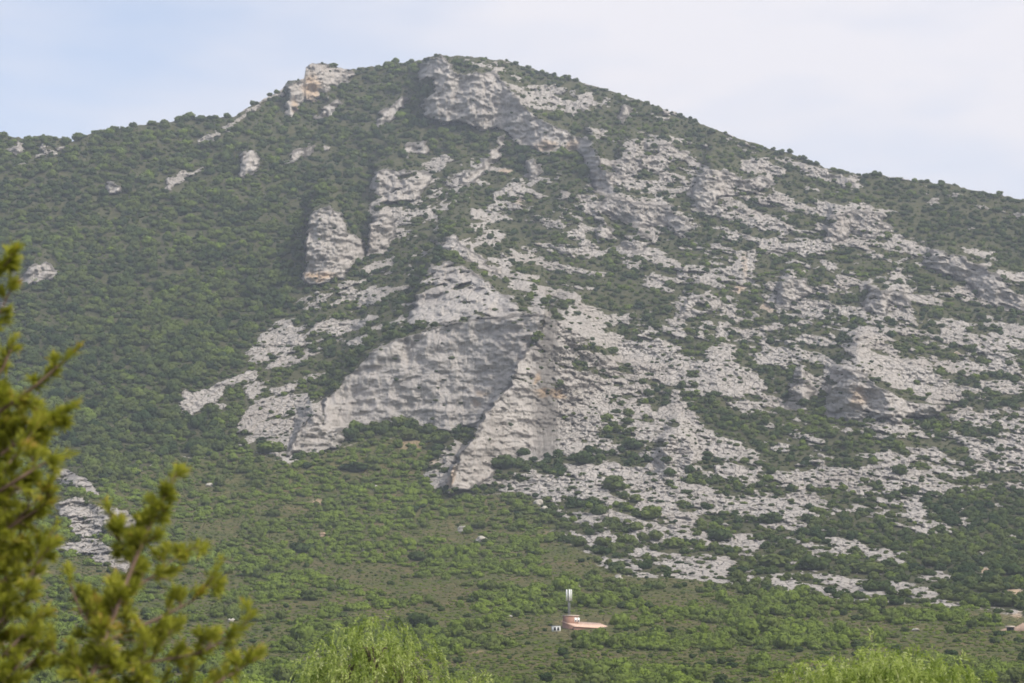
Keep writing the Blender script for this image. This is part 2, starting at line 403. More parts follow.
# vegetated or bare, patch by patch
def phi(x):
    return 1 / (1 + np.exp(-1.702 * x))
px_, pz_ = wx - .35 * wz, wz + .34 * np.where(U > 470, 1, -1.2) * (wx - 0)
pn = fbm(px_ / 20, wy / 60, pz_ / 10.5, 5, 21, .62)
pn = phi((pn + .16 * vnoise(wx / 4.2, wy / 9, wz / 3.6, 25) + .10 * vnoise(wx / 9, wy / 20, wz / 6, 26)) / .29)
veg = sstep(cover - pn, -.05, .07)
veg = np.where(cover > .985, 1, veg)
veg = np.where(meadow > .5, 0, veg)

# rock relief
rk = 1 - veg
rk = np.clip(rk, 0, 1) * (1 - meadow)
rk_s = rk
sel = rk > .02
f1 = np.zeros(U.shape); f2 = np.zeros(U.shape); cv = np.zeros(U.shape)
s1, s2, s3 = wx[sel], wy[sel], wz[sel]
vs = vert[sel]
zst = np.where(vs > .3, .22, .62)
jx = 1.6 * vnoise(s1 / 4, s2 / 5, s3 / 4, 61); jz = 1.2 * vnoise(s1 / 4, s2 / 5, s3 / 4, 62)
a, b, c = worley((s1 + jx + .3 * s3) / 5.2, s2 / 9.0, (s3 + jz - .25 * s1) / 4.2 * zst, 4)
f1[sel], f2[sel], cv[sel] = a, b, c
a2, b2, c2 = worley((s1 + jx) / 13.0, s2 / 22.0, (s3 + jz - .35 * s1) / 9.0 * zst, 8)
crack2 = np.zeros(U.shape); blk2 = np.zeros(U.shape)
crack2[sel] = sstep(b2 - a2, 0, .22); blk2[sel] = c2
crack = sstep(f2 - f1, 0, .30)
fiss = np.zeros(U.shape)
dg = np.where(which[sel] == CLIFF_NAMES['buttress'], .75, .12)
fiss[sel] = fbm((s1 + dg * s3) / 7.0, s2 / 14.0, s3 / 48.0, 5, 15, .6, True)
rough = np.zeros(U.shape)
rough[sel] = np.where(vs > .3, fbm(s1 / 7, s2 / 8, s3 / 24, 4, 18, .6), fbm((s1 + .4 * s3) / 5, s2 / 8, (s3 - .3 * s1) / 8.5, 4, 17, .65))
sheer = sstep(vert, .2, .8)
ribs = np.zeros(U.shape)
ribs[sel] = fbm((s1 + .55 * s3 * np.sign(s1 - 20)) / 6.5, s2 / 12.0, s3 / 15.0, 4, 29, .62, True)
disp = rk_s * ((1 - sheer) * (1.8 * (cv - .5) + 1.6 * crack + 2.2 * (blk2 - .5) + 1.5 * crack2 + 2.0 * rough + 3.6 * ribs)
               + sheer * (5.0 * fiss + 2.4 * (blk2 - .5) + 1.2 * (cv - .5) + 1.2 * crack + 1.8 * crack2 + 1.1 * rough))
wall_id = (which == CLIFF_NAMES['wall'])
big = np.zeros(U.shape)
big[sel] = 4.5 * fbm((s1 + .15 * s3) / 17, s2 / 40, s3 / 60, 3, 81, .6, True) + 4.5 * fbm(s1 / 30, s2 / 60, s3 / 26, 3, 82)
disp = disp * (1 - .25 * sheer)
disp = np.where(wall_id, disp * .42, np.where(which == CLIFF_NAMES['buttress'], disp * np.where(U > 560, 1.25, .85), disp)) + big * sheer * rk_s * np.where(which == CLIFF_NAMES['buttress'], .3, 1)
D = D - disp * low
# lumpy ground under the meadow
D = D - meadow * low * (2.6 * fbm(wx / 14, wy / 20, wz / 8, 4, 33, .6))

stain = np.zeros(U.shape)
for a, b, ru, rv, s in STAIN:
    d = np.sqrt(((warp_u - a) / ru) ** 2 + ((warp_v - b) / rv) ** 2)
    stain = np.maximum(stain, s * sstep(-d, -1.25, -.45))
veg = veg * (1 - sstep(stain, .25, .5) * (1 - meadow))

x_, z_ = ray(U, V)
PX, PY, PZ = x_ * D, D, EYE + z_ * D

# ------------------------------------------------------------------ materials
def new_mat(name):
    m = bpy.data.materials.new(name); m.use_nodes = True
    nt = m.node_tree; nt.nodes.clear()
    return m, nt

class NG:
    """small helper to write node trees"""
    def __init__(s, nt): s.nt = nt
    def n(s, kind, **kw):
        nd = s.nt.nodes.new(kind)
        for k, v in kw.items():
            if k.startswith('i_'):
                key = k[2:]
                key = int(key) if key.isdigit() else key.replace('_', ' ')
                s.put(nd.inputs[key], v)
            else:
                setattr(nd, k, v)
        return nd
    def put(s, sock, v):
        if isinstance(v, bpy.types.NodeSocket): s.nt.links.new(v, sock)
        else: sock.default_value = v
    def noise(s, vec, scale, detail=4, rough=.55):
        nd = s.n('ShaderNodeTexNoise'); s.put(nd.inputs['Vector'], vec); nd.inputs['Scale'].default_value = scale
        nd.inputs['Detail'].default_value = detail; nd.inputs['Roughness'].default_value = rough
        return nd.outputs[0]
    def math(s, op, a, b=0.0, clamp=False):
        nd = s.n('ShaderNodeMath', operation=op, use_clamp=clamp); s.put(nd.inputs[0], a); s.put(nd.inputs[1], b); return nd.outputs[0]
    def mix(s, f, a, b, blend='MIX'):
        nd = s.n('ShaderNodeMix', data_type='RGBA', blend_type=blend); s.put(nd.inputs[0], f); s.put(nd.inputs[6], a); s.put(nd.inputs[7], b); return nd.outputs[2]
    def rng(s, x, a, b, c=0.0, d=1.0):
        nd = s.n('ShaderNodeMapRange'); s.put(nd.inputs[0], x)
        for i, q in enumerate((a, b, c, d)): nd.inputs[i + 1].default_value = q
        return nd.outputs[0]
    def attr(s, name, kind='GEOMETRY'):
        return s.n('ShaderNodeAttribute', attribute_name=name, attribute_type=kind).outputs['Fac']
    def scale(s, vec, xyz):
        nd = s.n('ShaderNodeMapping'); s.put(nd.inputs[0], vec); nd.inputs['Scale'].default_value = xyz; return nd.outputs[0]

def rgb(r, g, b): return (r, g, b, 1)

def terrain_material():
    m, nt = new_mat('hillside'); g = NG(nt)
    pos = g.n('ShaderNodeNewGeometry').outputs['Position']
    vg, md, st, sh = g.attr('veg'), g.attr('meadow'), g.attr('stain'), g.attr('sheer')
    # limestone
    n1 = g.noise(pos, .045, 5, .6); n2 = g.noise(pos, .33, 4, .65); n3 = g.noise(g.scale(pos, (.35, .2, .045)), 1.0, 4, .6)
    rock = g.mix(g.rng(n1, .3, .7), rgb(.435, .395, .362), rgb(.53, .485, .445))
    n6 = g.noise(pos, .016, 4, .55)
    rock = g.mix(g.math('MULTIPLY', g.rng(n6, .48, .70), .55), rock, rgb(.36, .31, .27))
    rock = g.mix(g.math('MULTIPLY', g.rng(n2, .42, .68), .55), rock, rgb(.29, .27, .25))
    rock = g.mix(g.math('MULTIPLY', g.math('MULTIPLY', g.rng(n3, .45, .7), sh), .5), rock, rgb(.33, .31, .30))
    n5 = g.noise(g.scale(pos, (.6, .4, .6)), 1.0, 3, .7)
    rock = g.mix(g.math('MULTIPLY', g.rng(n5, .58, .74), .5), rock, rgb(.16, .155, .11))
    wv = g.n('ShaderNodeVectorMath', operation='ADD', i_0=pos, i_1=g.n('ShaderNodeVectorMath', operation='SCALE', i_0=g.n('ShaderNodeTexNoise', i_Scale=.22, i_Detail=3.0).outputs['Color'], i_Scale=6.5).outputs[0]).outputs[0]
    wv2 = g.n('ShaderNodeMix', data_type='VECTOR', i_0=sh, i_4=g.scale(wv, (1, .6, 1.1)), i_5=g.scale(wv, (.62, .4, .22))).outputs[1]
    vo = g.n('ShaderNodeTexVoronoi', feature='DISTANCE_TO_EDGE', i_Scale=.24); nt.links.new(wv2, vo.inputs['Vector'])
    nc = g.noise(pos, .12, 3, .6)
    crk = g.math('MULTIPLY', g.math('MULTIPLY', g.rng(vo.outputs['Distance'], .0, .10, 1, 0), g.rng(nc, .36, .60)), g.rng(sh, 0, 1, 1, .55))
    rock = g.mix(g.math('MULTIPLY', crk, .8), rock, rgb(.17, .16, .13))
    och = g.mix(g.rng(n2, .3, .7), rgb(.50, .33, .19), rgb(.55, .42, .29))
    rock = g.mix(g.math('MULTIPLY', st, g.rng(n2, .2, .6, .7, 1)), rock, och)
    # leaf litter and low growth under the bushes
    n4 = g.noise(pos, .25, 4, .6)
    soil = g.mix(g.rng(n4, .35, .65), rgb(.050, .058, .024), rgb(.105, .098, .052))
    # meadow: dry grass, herbs, brown patches
    m1 = g.noise(g.scale(pos, (1, 1, 1)), .035, 5, .6); m2 = g.noise(pos, .22, 5, .7); m3 = g.noise(pos, .9, 3, .7)
    mead = g.mix(g.rng(m1, .36, .62), rgb(.112, .122, .034), rgb(.170, .134, .062))
    mead = g.mix(g.rng(m2, .42, .66), mead, rgb(.056, .080, .022))
    mead = g.mix(g.math('MULTIPLY', g.rng(m3, .5, .75), .6), mead, rgb(.165, .138, .082))
    mead = g.mix(g.math('MULTIPLY', st, 1.0, True), mead, och)
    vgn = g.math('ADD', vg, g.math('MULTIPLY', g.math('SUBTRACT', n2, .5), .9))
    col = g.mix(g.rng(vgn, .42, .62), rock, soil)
    col = g.mix(g.rng(g.math('ADD', md, g.math('MULTIPLY', g.math('SUBTRACT', n2, .5), .8)), .42, .58), col, mead)
    b1 = g.noise(pos, .45, 5, .7)
    vo2 = g.n('ShaderNodeTexVoronoi', feature='F1', i_Scale=.5); nt.links.new(wv2, vo2.inputs['Vector'])
    sep = g.n('ShaderNodeSeparateColor', i_0=vo2.outputs['Color'])
    hgt = g.math('ADD', b1, g.math('MULTIPLY', g.math('ADD', sep.outputs[0], g.math('MULTIPLY', g.rng(vo.outputs['Distance'], 0, .12), 1.2)), g.math('MULTIPLY', g.rng(vgn, .62, .42, 0, .42), g.rng(sh, 0, 1, 1, .4))))
    bump = g.n('ShaderNodeBump', i_Strength=1.0, i_Distance=2.2, i_Height=hgt)
    bs = g.n('ShaderNodeBsdfPrincipled', i_Base_Color=col, i_Roughness=.95)
    bs.inputs['Specular IOR Level'].default_value = .12
    nt.links.new(bump.outputs[0], bs.inputs['Normal'])
    out = g.n('ShaderNodeOutputMaterial'); nt.links.new(bs.outputs[0], out.inputs[0])
    return m

def leaf_material(name, stops, trans=.22, tint_kind='INSTANCER', posnoise=.12, gloss=.0):
    m, nt = new_mat(name); g = NG(nt)
    t = g.attr('tint', tint_kind)
    pos = g.n('ShaderNodeNewGeometry').outputs['Position']
    nz = g.noise(pos, posnoise, 3, .6)
    t2 = g.math('ADD', t, g.math('MULTIPLY', g.math('SUBTRACT', nz, .5), .55))
    cr = g.n('ShaderNodeValToRGB'); g.put(cr.inputs[0], t2)
    el = cr.color_ramp.elements
    while len(el) < len(stops): el.new(.5)
    for e, (p, c) in zip(el, stops): e.position = p; e.color = rgb(*c)
    df = g.n('ShaderNodeBsdfDiffuse', i_Color=cr.outputs[0])
    tr = g.n('ShaderNodeBsdfTranslucent', i_Color=g.mix(1.0, cr.outputs[0], rgb(1.0, 1.1, .6), 'MULTIPLY'))
    mx = g.n('ShaderNodeMixShader', i_0=trans); nt.links.new(df.outputs[0], mx.inputs[1]); nt.links.new(tr.outputs[0], mx.inputs[2])
    out = g.n('ShaderNodeOutputMaterial'); nt.links.new(mx.outputs[0], out.inputs[0])
    return m

def plain(name, c, rough=.8, c2=None, scale=3.0, metallic=0.0):
    m, nt = new_mat(name); g = NG(nt)
    pos = g.n('ShaderNodeNewGeometry').outputs['Position']
    col = g.mix(g.rng(g.noise(pos, scale, 4, .6), .35, .65), rgb(*c), rgb(*(c2 or tuple(x * .75 for x in c))))
    bs = g.n('ShaderNodeBsdfPrincipled', i_Base_Color=col, i_Roughness=rough, i_Metallic=metallic)
    bs.inputs['Specular IOR Level'].default_value = .2
    out = g.n('ShaderNodeOutputMaterial'); nt.links.new(bs.outputs[0], out.inputs[0])
    return m

M_HILL = terrain_material()
SHRUB_STOPS = [(0.0, (.036, .060, .022)), (.28, (.074, .102, .034)), (.5, (.112, .136, .042)), (.72, (.135, .180, .038)), (1.0, (.17, .225, .038))]
M_SHRUB = leaf_material('maquis_leaves', SHRUB_STOPS, .2)
M_STEM = plain('grey_bark', (.14, .11, .085), .9)

# ------------------------------------------------------------------ object helpers
def mesh_from(name, verts, quads=None, tris=None):
    me = bpy.data.meshes.new(name)
    verts = np.asarray(verts, np.float32)
    fl = []; st = []; tot = 0
    nq = 0 if quads is None else len(quads); ntr = 0 if tris is None else len(tris)
    me.vertices.add(len(verts)); me.vertices.foreach_set('co', verts.ravel())
    loops = []
    starts = []
    if nq: loops.append(np.asarray(quads, np.int32).ravel()); starts.append(np.arange(nq) * 4)
    if ntr: loops.append(np.asarray(tris, np.int32).ravel()); starts.append(nq * 4 + np.arange(ntr) * 3)
    lp_ = np.concatenate(loops); ss = np.concatenate(starts)
    me.loops.add(len(lp_)); me.loops.foreach_set('vertex_index', lp_.astype(np.int32))
    me.polygons.add(nq + ntr); me.polygons.foreach_set('loop_start', ss.astype(np.int32))
    me.update(calc_edges=True)
    return me

def link(o, parent=None):
    COL.objects.link(o)
    if parent is not None: o.parent = parent
    return o

def tag(o, label=None, cat=None, group=None, kind=None):
    if label: o['label'] = label
    if cat: o['category'] = cat
    if group: o['group'] = group
    if kind: o['kind'] = kind
    return o

def put_attr(me, name, arr):
    at = me.attributes.new(name, 'FLOAT', 'POINT'); at.data.foreach_set('value', np.asarray(arr, np.float32).ravel())

class MB:
    """collects verts and faces of one mesh"""
    def __init__(s): s.v = []; s.q = []; s.t = []; s.n = 0; s.tint = []
    def add(s, verts, quads=None, tris=None, tint=0.5):
        verts = np.asarray(verts, float).reshape(-1, 3)
        s.v.append(verts)
        if quads is not None and len(quads): s.q.append(np.asarray(quads, int).reshape(-1, 4) + s.n)
        if tris is not None and len(tris): s.t.append(np.asarray(tris, int).reshape(-1, 3) + s.n)
        s.tint.append(np.broadcast_to(np.asarray(tint, float), (len(verts),)).copy())
        s.n += len(verts)
    def box(s, x0, x1, y0, y1, z0, z1):
        v = [(x0, y0, z0), (x1, y0, z0), (x1, y1, z0), (x0, y1, z0), (x0, y0, z1), (x1, y0, z1), (x1, y1, z1), (x0, y1, z1)]
        s.add(v, [(0, 3, 2, 1), (4, 5, 6, 7), (0, 1, 5, 4), (1, 2, 6, 5), (2, 3, 7, 6), (3, 0, 4, 7)])
    def hexa(s, v):
        s.add(v, [(0, 3, 2, 1), (4, 5, 6, 7), (0, 1, 5, 4), (1, 2, 6, 5), (2, 3, 7, 6), (3, 0, 4, 7)])
    def tube(s, pts, rad, seg=8):
        pts = np.asarray(pts, float); rad = np.broadcast_to(np.asarray(rad, float), (len(pts),))
        n = len(pts); vs = []
        for i in range(n):
            d = pts[min(i + 1, n - 1)] - pts[max(i - 1, 0)]; d = d / (np.linalg.norm(d) + 1e-9)
            a = np.cross(d, (0, 0, 1.0)) if abs(d[2]) < .95 else np.cross(d, (1.0, 0, 0)); a /= np.linalg.norm(a)
            b = np.cross(d, a)
            for k in range(seg):
                th = 2 * math.pi * k / seg
                vs.append(pts[i] + rad[i] * (math.cos(th) * a + math.sin(th) * b))
        q = []
        for i in range(n - 1):
            for k in range(seg):
                k2 = (k + 1) % seg
                q.append((i * seg + k, i * seg + k2, (i + 1) * seg + k2, (i + 1) * seg + k))
        t = []
        vs.append(pts[0]); vs.append(pts[-1])
        c0, c1 = n * seg, n * seg + 1
        for k in range(seg):
            k2 = (k + 1) % seg
            t.append((c0, k2, k)); t.append((c1, (n - 1) * seg + k, (n - 1) * seg + k2))
        s.add(vs, q, t)
    def build(s, name, mat, parent=None, smooth=False, tint=False):
        me = mesh_from(name, np.concatenate(s.v), np.concatenate(s.q) if s.q else None, np.concatenate(s.t) if s.t else None)
        if tint: put_attr(me, 'tint', np.concatenate(s.tint))
        me.materials.append(mat)
        if smooth: me.polygons.foreach_set('use_smooth', np.ones(len(me.polygons), bool))
        o = bpy.data.objects.new(name, me)
        return link(o, parent)

def empty(name, loc, rz=0.0):
    o = bpy.data.objects.new(name, None); o.empty_display_size = .3
    o.location = loc; o.rotation_euler = (0, 0, rz)
    return link(o)

# ------------------------------------------------------------------ terrain objects
# the far side of the mountain falls away behind the skyline
gx = PX.reshape(NU, NV); gy = PY.reshape(NU, NV); gz = PZ.reshape(NU, NV)
back = [(25, 2), (140, 60), (450, 260), (1000, 480), (1700, 0)]
bx, by, bz = [], [], []
for i, (dd, dz) in enumerate(back):
    yy = gy[:, -1] + dd
    zz = gz[:, -1] - dz if i < 4 else np.full(NU, -12.0)
    zz = np.maximum(zz, -12.0)
    bx.append(gx[:, -1] * yy / gy[:, -1]); by.append(yy); bz.append(zz)
AX = np.concatenate([gx, np.array(bx).T], 1); AY = np.concatenate([gy, np.array(by).T], 1); AZ = np.concatenate([gz, np.array(bz).T], 1)
NB = NV + len(back)
def ext(a, fill=None):
    a2 = a.reshape(NU, NV); e = np.repeat(a2[:, -1:], len(back), 1)
    if fill is not None: e = np.full_like(e, fill)
    return np.concatenate([a2, e], 1)
aveg, amead, ast, ash, awh = ext(veg), ext(meadow), ext(stain), ext(sheer), ext(which, 0)
idx = np.arange(NU * NB).reshape(NU, NB)
quads = np.stack([idx[:-1, :-1], idx[1:, :-1], idx[1:, 1:], idx[:-1, 1:]], -1).reshape(-1, 4)
qw = awh.ravel()[quads]
face_w = np.where((qw == qw[:, :1]).all(1), qw[:, 0], 0)
face_m = (amead.ravel()[quads].mean(1) > .5) & (face_w == 0)
allv = np.stack([AX.ravel(), AY.ravel(), AZ.ravel()], 1)

def sub_terrain(name, mask, label):
    fq = quads[mask]
    used, inv = np.unique(fq, return_inverse=True)
    me = mesh_from(name, allv[used], inv.reshape(-1, 4))
    for nm, a in (('veg', aveg), ('meadow', amead), ('stain', ast), ('sheer', ash)):
        put_attr(me, nm, a.ravel()[used])
    me.materials.append(M_HILL)
    me.polygons.foreach_set('use_smooth', np.ones(len(me.polygons), bool))
    o = link(bpy.data.objects.new(name, me))
    tag(o, label, None, None, 'structure')
    return o

sub_terrain('mountain', (face_w == 0) & ~face_m, 'steep limestone mountain with dark scrub and pale bare rock')
sub_terrain('meadow', face_m, 'green and brown scrubby meadow sloping up to the mountain foot')
CL = {'left_summit': 'tan rock crag standing up on the skyline left of the summit',
      'upper_band': 'long grey shaded cliff band running down from the summit',
      'tower': 'squat grey rock tower with ochre foot above the wooded slope',
      'knoll': 'knobbly pale rock knoll on top of the big grey wall',
      'wall': 'broad smooth grey rock wall in shade at mid height',
      'buttress': 'pale sunlit rock buttress with a sharp left edge beside the big wall',
      'right_cliff': 'shaded cliff with a brown streak under a pale slab on the right slope',
      'right_ridge': 'jagged rock ridge near the right edge of the slope'}
for nm, k in CLIFF_NAMES.items():
    sub_terrain('cliff', face_w == k, CL[nm])

# ground under and around everything, out to the horizon
def ground_z(y):
    return np.interp(y, [-8000, -300, -20, 0, 6, 14, 30, 120, 330, 440, 466, 520, 8000], [-16, -14, -2, 0, -.25, -1.4, -3.4, -5, -3.4, -.9, -.45, -12, -16])
gxs = np.array([-7000, -4000, -2000, -1000, -500, -250, -120, -60, -30, -15, -6, 0, 6, 15, 30, 60, 120, 250, 500, 1000, 2000, 4000, 7000.])
gys = np.concatenate([np.linspace(-7000, -100, 12), np.arange(-80, 60, 4.), np.linspace(66, 460, 50), np.array([466, 480, 520, 700, 1200, 2500, 5000, 7500.])])
GX, GY = np.meshgrid(gxs, gys, indexing='ij'); GZ = ground_z(GY) + .25 * vnoise(GX / 9, GY / 9, GX * 0, 3) * (np.abs(GY) < 450) * (np.hypot(GX, GY) > 5)
gi = np.arange(GX.size).reshape(GX.shape)
gme = mesh_from('ground', np.stack([GX.ravel(), GY.ravel(), GZ.ravel()], 1), np.stack([gi[:-1, :-1], gi[1:, :-1], gi[1:, 1:], gi[:-1, 1:]], -1).reshape(-1, 4))
put_attr(gme, 'meadow', np.ones(GX.size)); put_attr(gme, 'veg', np.zeros(GX.size)); put_attr(gme, 'stain', np.zeros(GX.size)); put_attr(gme, 'sheer', np.zeros(GX.size))
gme.materials.append(M_HILL); gme.polygons.foreach_set('use_smooth', np.ones(len(gme.polygons), bool))
tag(link(bpy.data.objects.new('ground', gme)), 'low green plain in front of the mountain', None, None, 'structure')

def surf(u, v, arrs):
    """surface values under picture positions"""
    u = np.atleast_1d(np.asarray(u, float)); v = np.atleast_1d(np.asarray(v, float))
    iu = np.interp(u, ul, np.arange(NU))
    i = np.clip(iu.astype(int), 0, NU - 2); fu = iu - i
    res = [[] for _ in arrs]
    vals = []
    for col in (i, i + 1):
        t = (v - VBOT) / (sky_v[col] - VBOT) * (NV - 1)
        t = np.clip(t, 0, NV - 1.001); k = t.astype(int); fr = t - k
        vals.append([a.reshape(NU, NV)[col, k] * (1 - fr) + a.reshape(NU, NV)[col, k + 1] * fr for a in arrs])
    return [p * (1 - fu) + q * fu for p, q in zip(vals[0], vals[1])]

def point(u, v):
    x, y, z = surf(u, v, (PX, PY, PZ))
    return Vector((float(x[0]), float(y[0]), float(z[0])))

# ------------------------------------------------------------------ shrub shapes
def ico(sub):
    import bmesh
    bm = bmesh.new(); bmesh.ops.create_icosphere(bm, subdivisions=sub, radius=1.0)
    v = np.array([p.co[:] for p in bm.verts]); f = np.array([[q.index for q in p.verts] for p in bm.faces]); bm.free()
    return v, f
ICO2 = ico(2)

def shrub_mesh(name, seed, lumps=9, leaves=330, leaf=.085, spread=.42, flat=1.0):
    """a bush about 1 unit wide standing on z=0: overlapping leafy lumps, each a dark-cored ball of twigs shingled with leaf faces"""
    r = np.random.default_rng(seed); mb = MB()
    cs = []
    for k in range(lumps):
        a = r.uniform(0, 2 * math.pi); d = spread * math.sqrt(r.uniform(0, 1)) * .75
        rad = r.uniform(.16, .27)
        h = r.uniform(.10, .52) * (1 - .7 * d / spread) * flat + .12
        cs.append((d * math.cos(a), d * math.sin(a), h, rad))
    cs.append((0, 0, .26 * flat, .33))
    for (cx, cy, cz, rad) in cs:
        v, f = ICO2
        n = vnoise(v[:, 0] * 2.2 + seed * 3.1 + cx * 9, v[:, 1] * 2.2 + cy * 9, v[:, 2] * 2.2, seed)
        vv = v * (rad * .86 * (1 + .28 * n))[:, None] * np.array([1, 1, .85]) + np.array([cx, cy, cz])
        vv[:, 2] = np.maximum(vv[:, 2], -.06)
        mb.add(vv, None, f)
        m = int(leaves * rad ** 2 / sum(c[3] ** 2 for c in cs))
        dirs = r.normal(size=(m, 3)); dirs[:, 2] = np.abs(dirs[:, 2]) - .35; dirs /= np.linalg.norm(dirs, axis=1)[:, None]
        for dv in dirs:
            p = np.array([cx, cy, cz]) + dv * rad * r.uniform(.82, 1.12) * np.array([1, 1, .9])
            nrm = dv + r.normal(size=3) * .55; nrm /= np.linalg.norm(nrm)
            a = np.cross(nrm, r.normal(size=3)); a /= np.linalg.norm(a); b = np.cross(nrm, a)
            s = leaf * r.uniform(.6, 1.4); w = s * r.uniform(.4, .8)
            mb.add([p - a * s, p + b * w, p + a * s, p - b * w], [(0, 1, 2, 3)])
    me = mesh_from(name, np.concatenate(mb.v), np.concatenate(mb.q), np.concatenate(mb.t))
    me.materials.append(M_SHRUB)
    return me

SHAPES = [shrub_mesh('shrub_shape', 100 + k, lumps=7 + k, flat=(1.0, .8, 1.15, .9, .7, 1.05)[k]) for k in range(6)]
LOWS = [shrub_mesh('low_shape', 200 + k, lumps=11, flat=.45, spread=.5, leaf=.075) for k in range(4)]
protos = bpy.data.collections.new('shrub_shapes')
for k, me in enumerate(SHAPES + LOWS):
    protos.objects.link(bpy.data.objects.new('shrub_shape_%02d' % k, me))

def scatter_object(name, P, size, zs, tint, kindlow, label):
    n = len(P)
    me = bpy.data.meshes.new(name); me.vertices.add(n); me.vertices.foreach_set('co', np.asarray(P, np.float32).ravel())
    sc = np.stack([size, size * rng.uniform(.85, 1.15, n), size * zs], 1)
    a = me.attributes.new('sc', 'FLOAT_VECTOR', 'POINT'); a.data.foreach_set('vector', sc.astype(np.float32).ravel())
    a = me.attributes.new('ro', 'FLOAT_VECTOR', 'POINT'); rr = np.zeros((n, 3)); rr[:, 2] = rng.uniform(0, 6.28, n); a.data.foreach_set('vector', rr.astype(np.float32).ravel())
    a = me.attributes.new('ix', 'INT', 'POINT'); ii = np.where(kindlow, rng.integers(6, 10, n), rng.integers(0, 6, n)); a.data.foreach_set('value', ii.astype(np.int32))
    put_attr(me, 'tint', tint)
    o = link(bpy.data.objects.new(name, me))
    ng = bpy.data.node_groups.new(name + '_spread', 'GeometryNodeTree')
    ng.interface.new_socket('Geometry', in_out='INPUT', socket_type='NodeSocketGeometry'); ng.interface.new_socket('Geometry', in_out='OUTPUT', socket_type='NodeSocketGeometry')
    gi_ = ng.nodes.new('NodeGroupInput'); go = ng.nodes.new('NodeGroupOutput')
    ip = ng.nodes.new('GeometryNodeInstanceOnPoints'); ci = ng.nodes.new('GeometryNodeCollectionInfo')
    ci.inputs[0].default_value = protos; ci.inputs['Separate Children'].default_value = True; ci.inputs['Reset Children'].default_value = True
    def na(nm, dt):
        q = ng.nodes.new('GeometryNodeInputNamedAttribute'); q.data_type = dt; q.inputs[0].default_value = nm
        return q.outputs[0]
    L = ng.links.new
    L(gi_.outputs[0], ip.inputs['Points']); L(ci.outputs[0], ip.inputs['Instance']); ip.inputs['Pick Instance'].default_value = True
    L(na('ix', 'INT'), ip.inputs['Instance Index']); L(na('ro', 'FLOAT_VECTOR'), ip.inputs['Rotation']); L(na('sc', 'FLOAT_VECTOR'), ip.inputs['Scale'])
    L(ip.outputs[0], go.inputs[0])
    md = o.modifiers.new('spread', 'NODES'); md.node_group = ng
    tag(o, label, None, None, 'stuff')
    return o

# ------------------------------------------------------------------ where the bushes stand
def grid_points(u0, u1, v0, v1, su, sv):
    uu, vv = np.meshgrid(np.arange(u0, u1, su), np.arange(v0, v1, sv), indexing='ij')
    uu = uu + rng.uniform(-.5, .5, uu.shape) * su; vv = vv + rng.uniform(-.5, .5, vv.shape) * sv
    return uu.ravel(), vv.ravel()

def above_sky(u, v): return v < np.interp(u, ul, sky_v) + .3

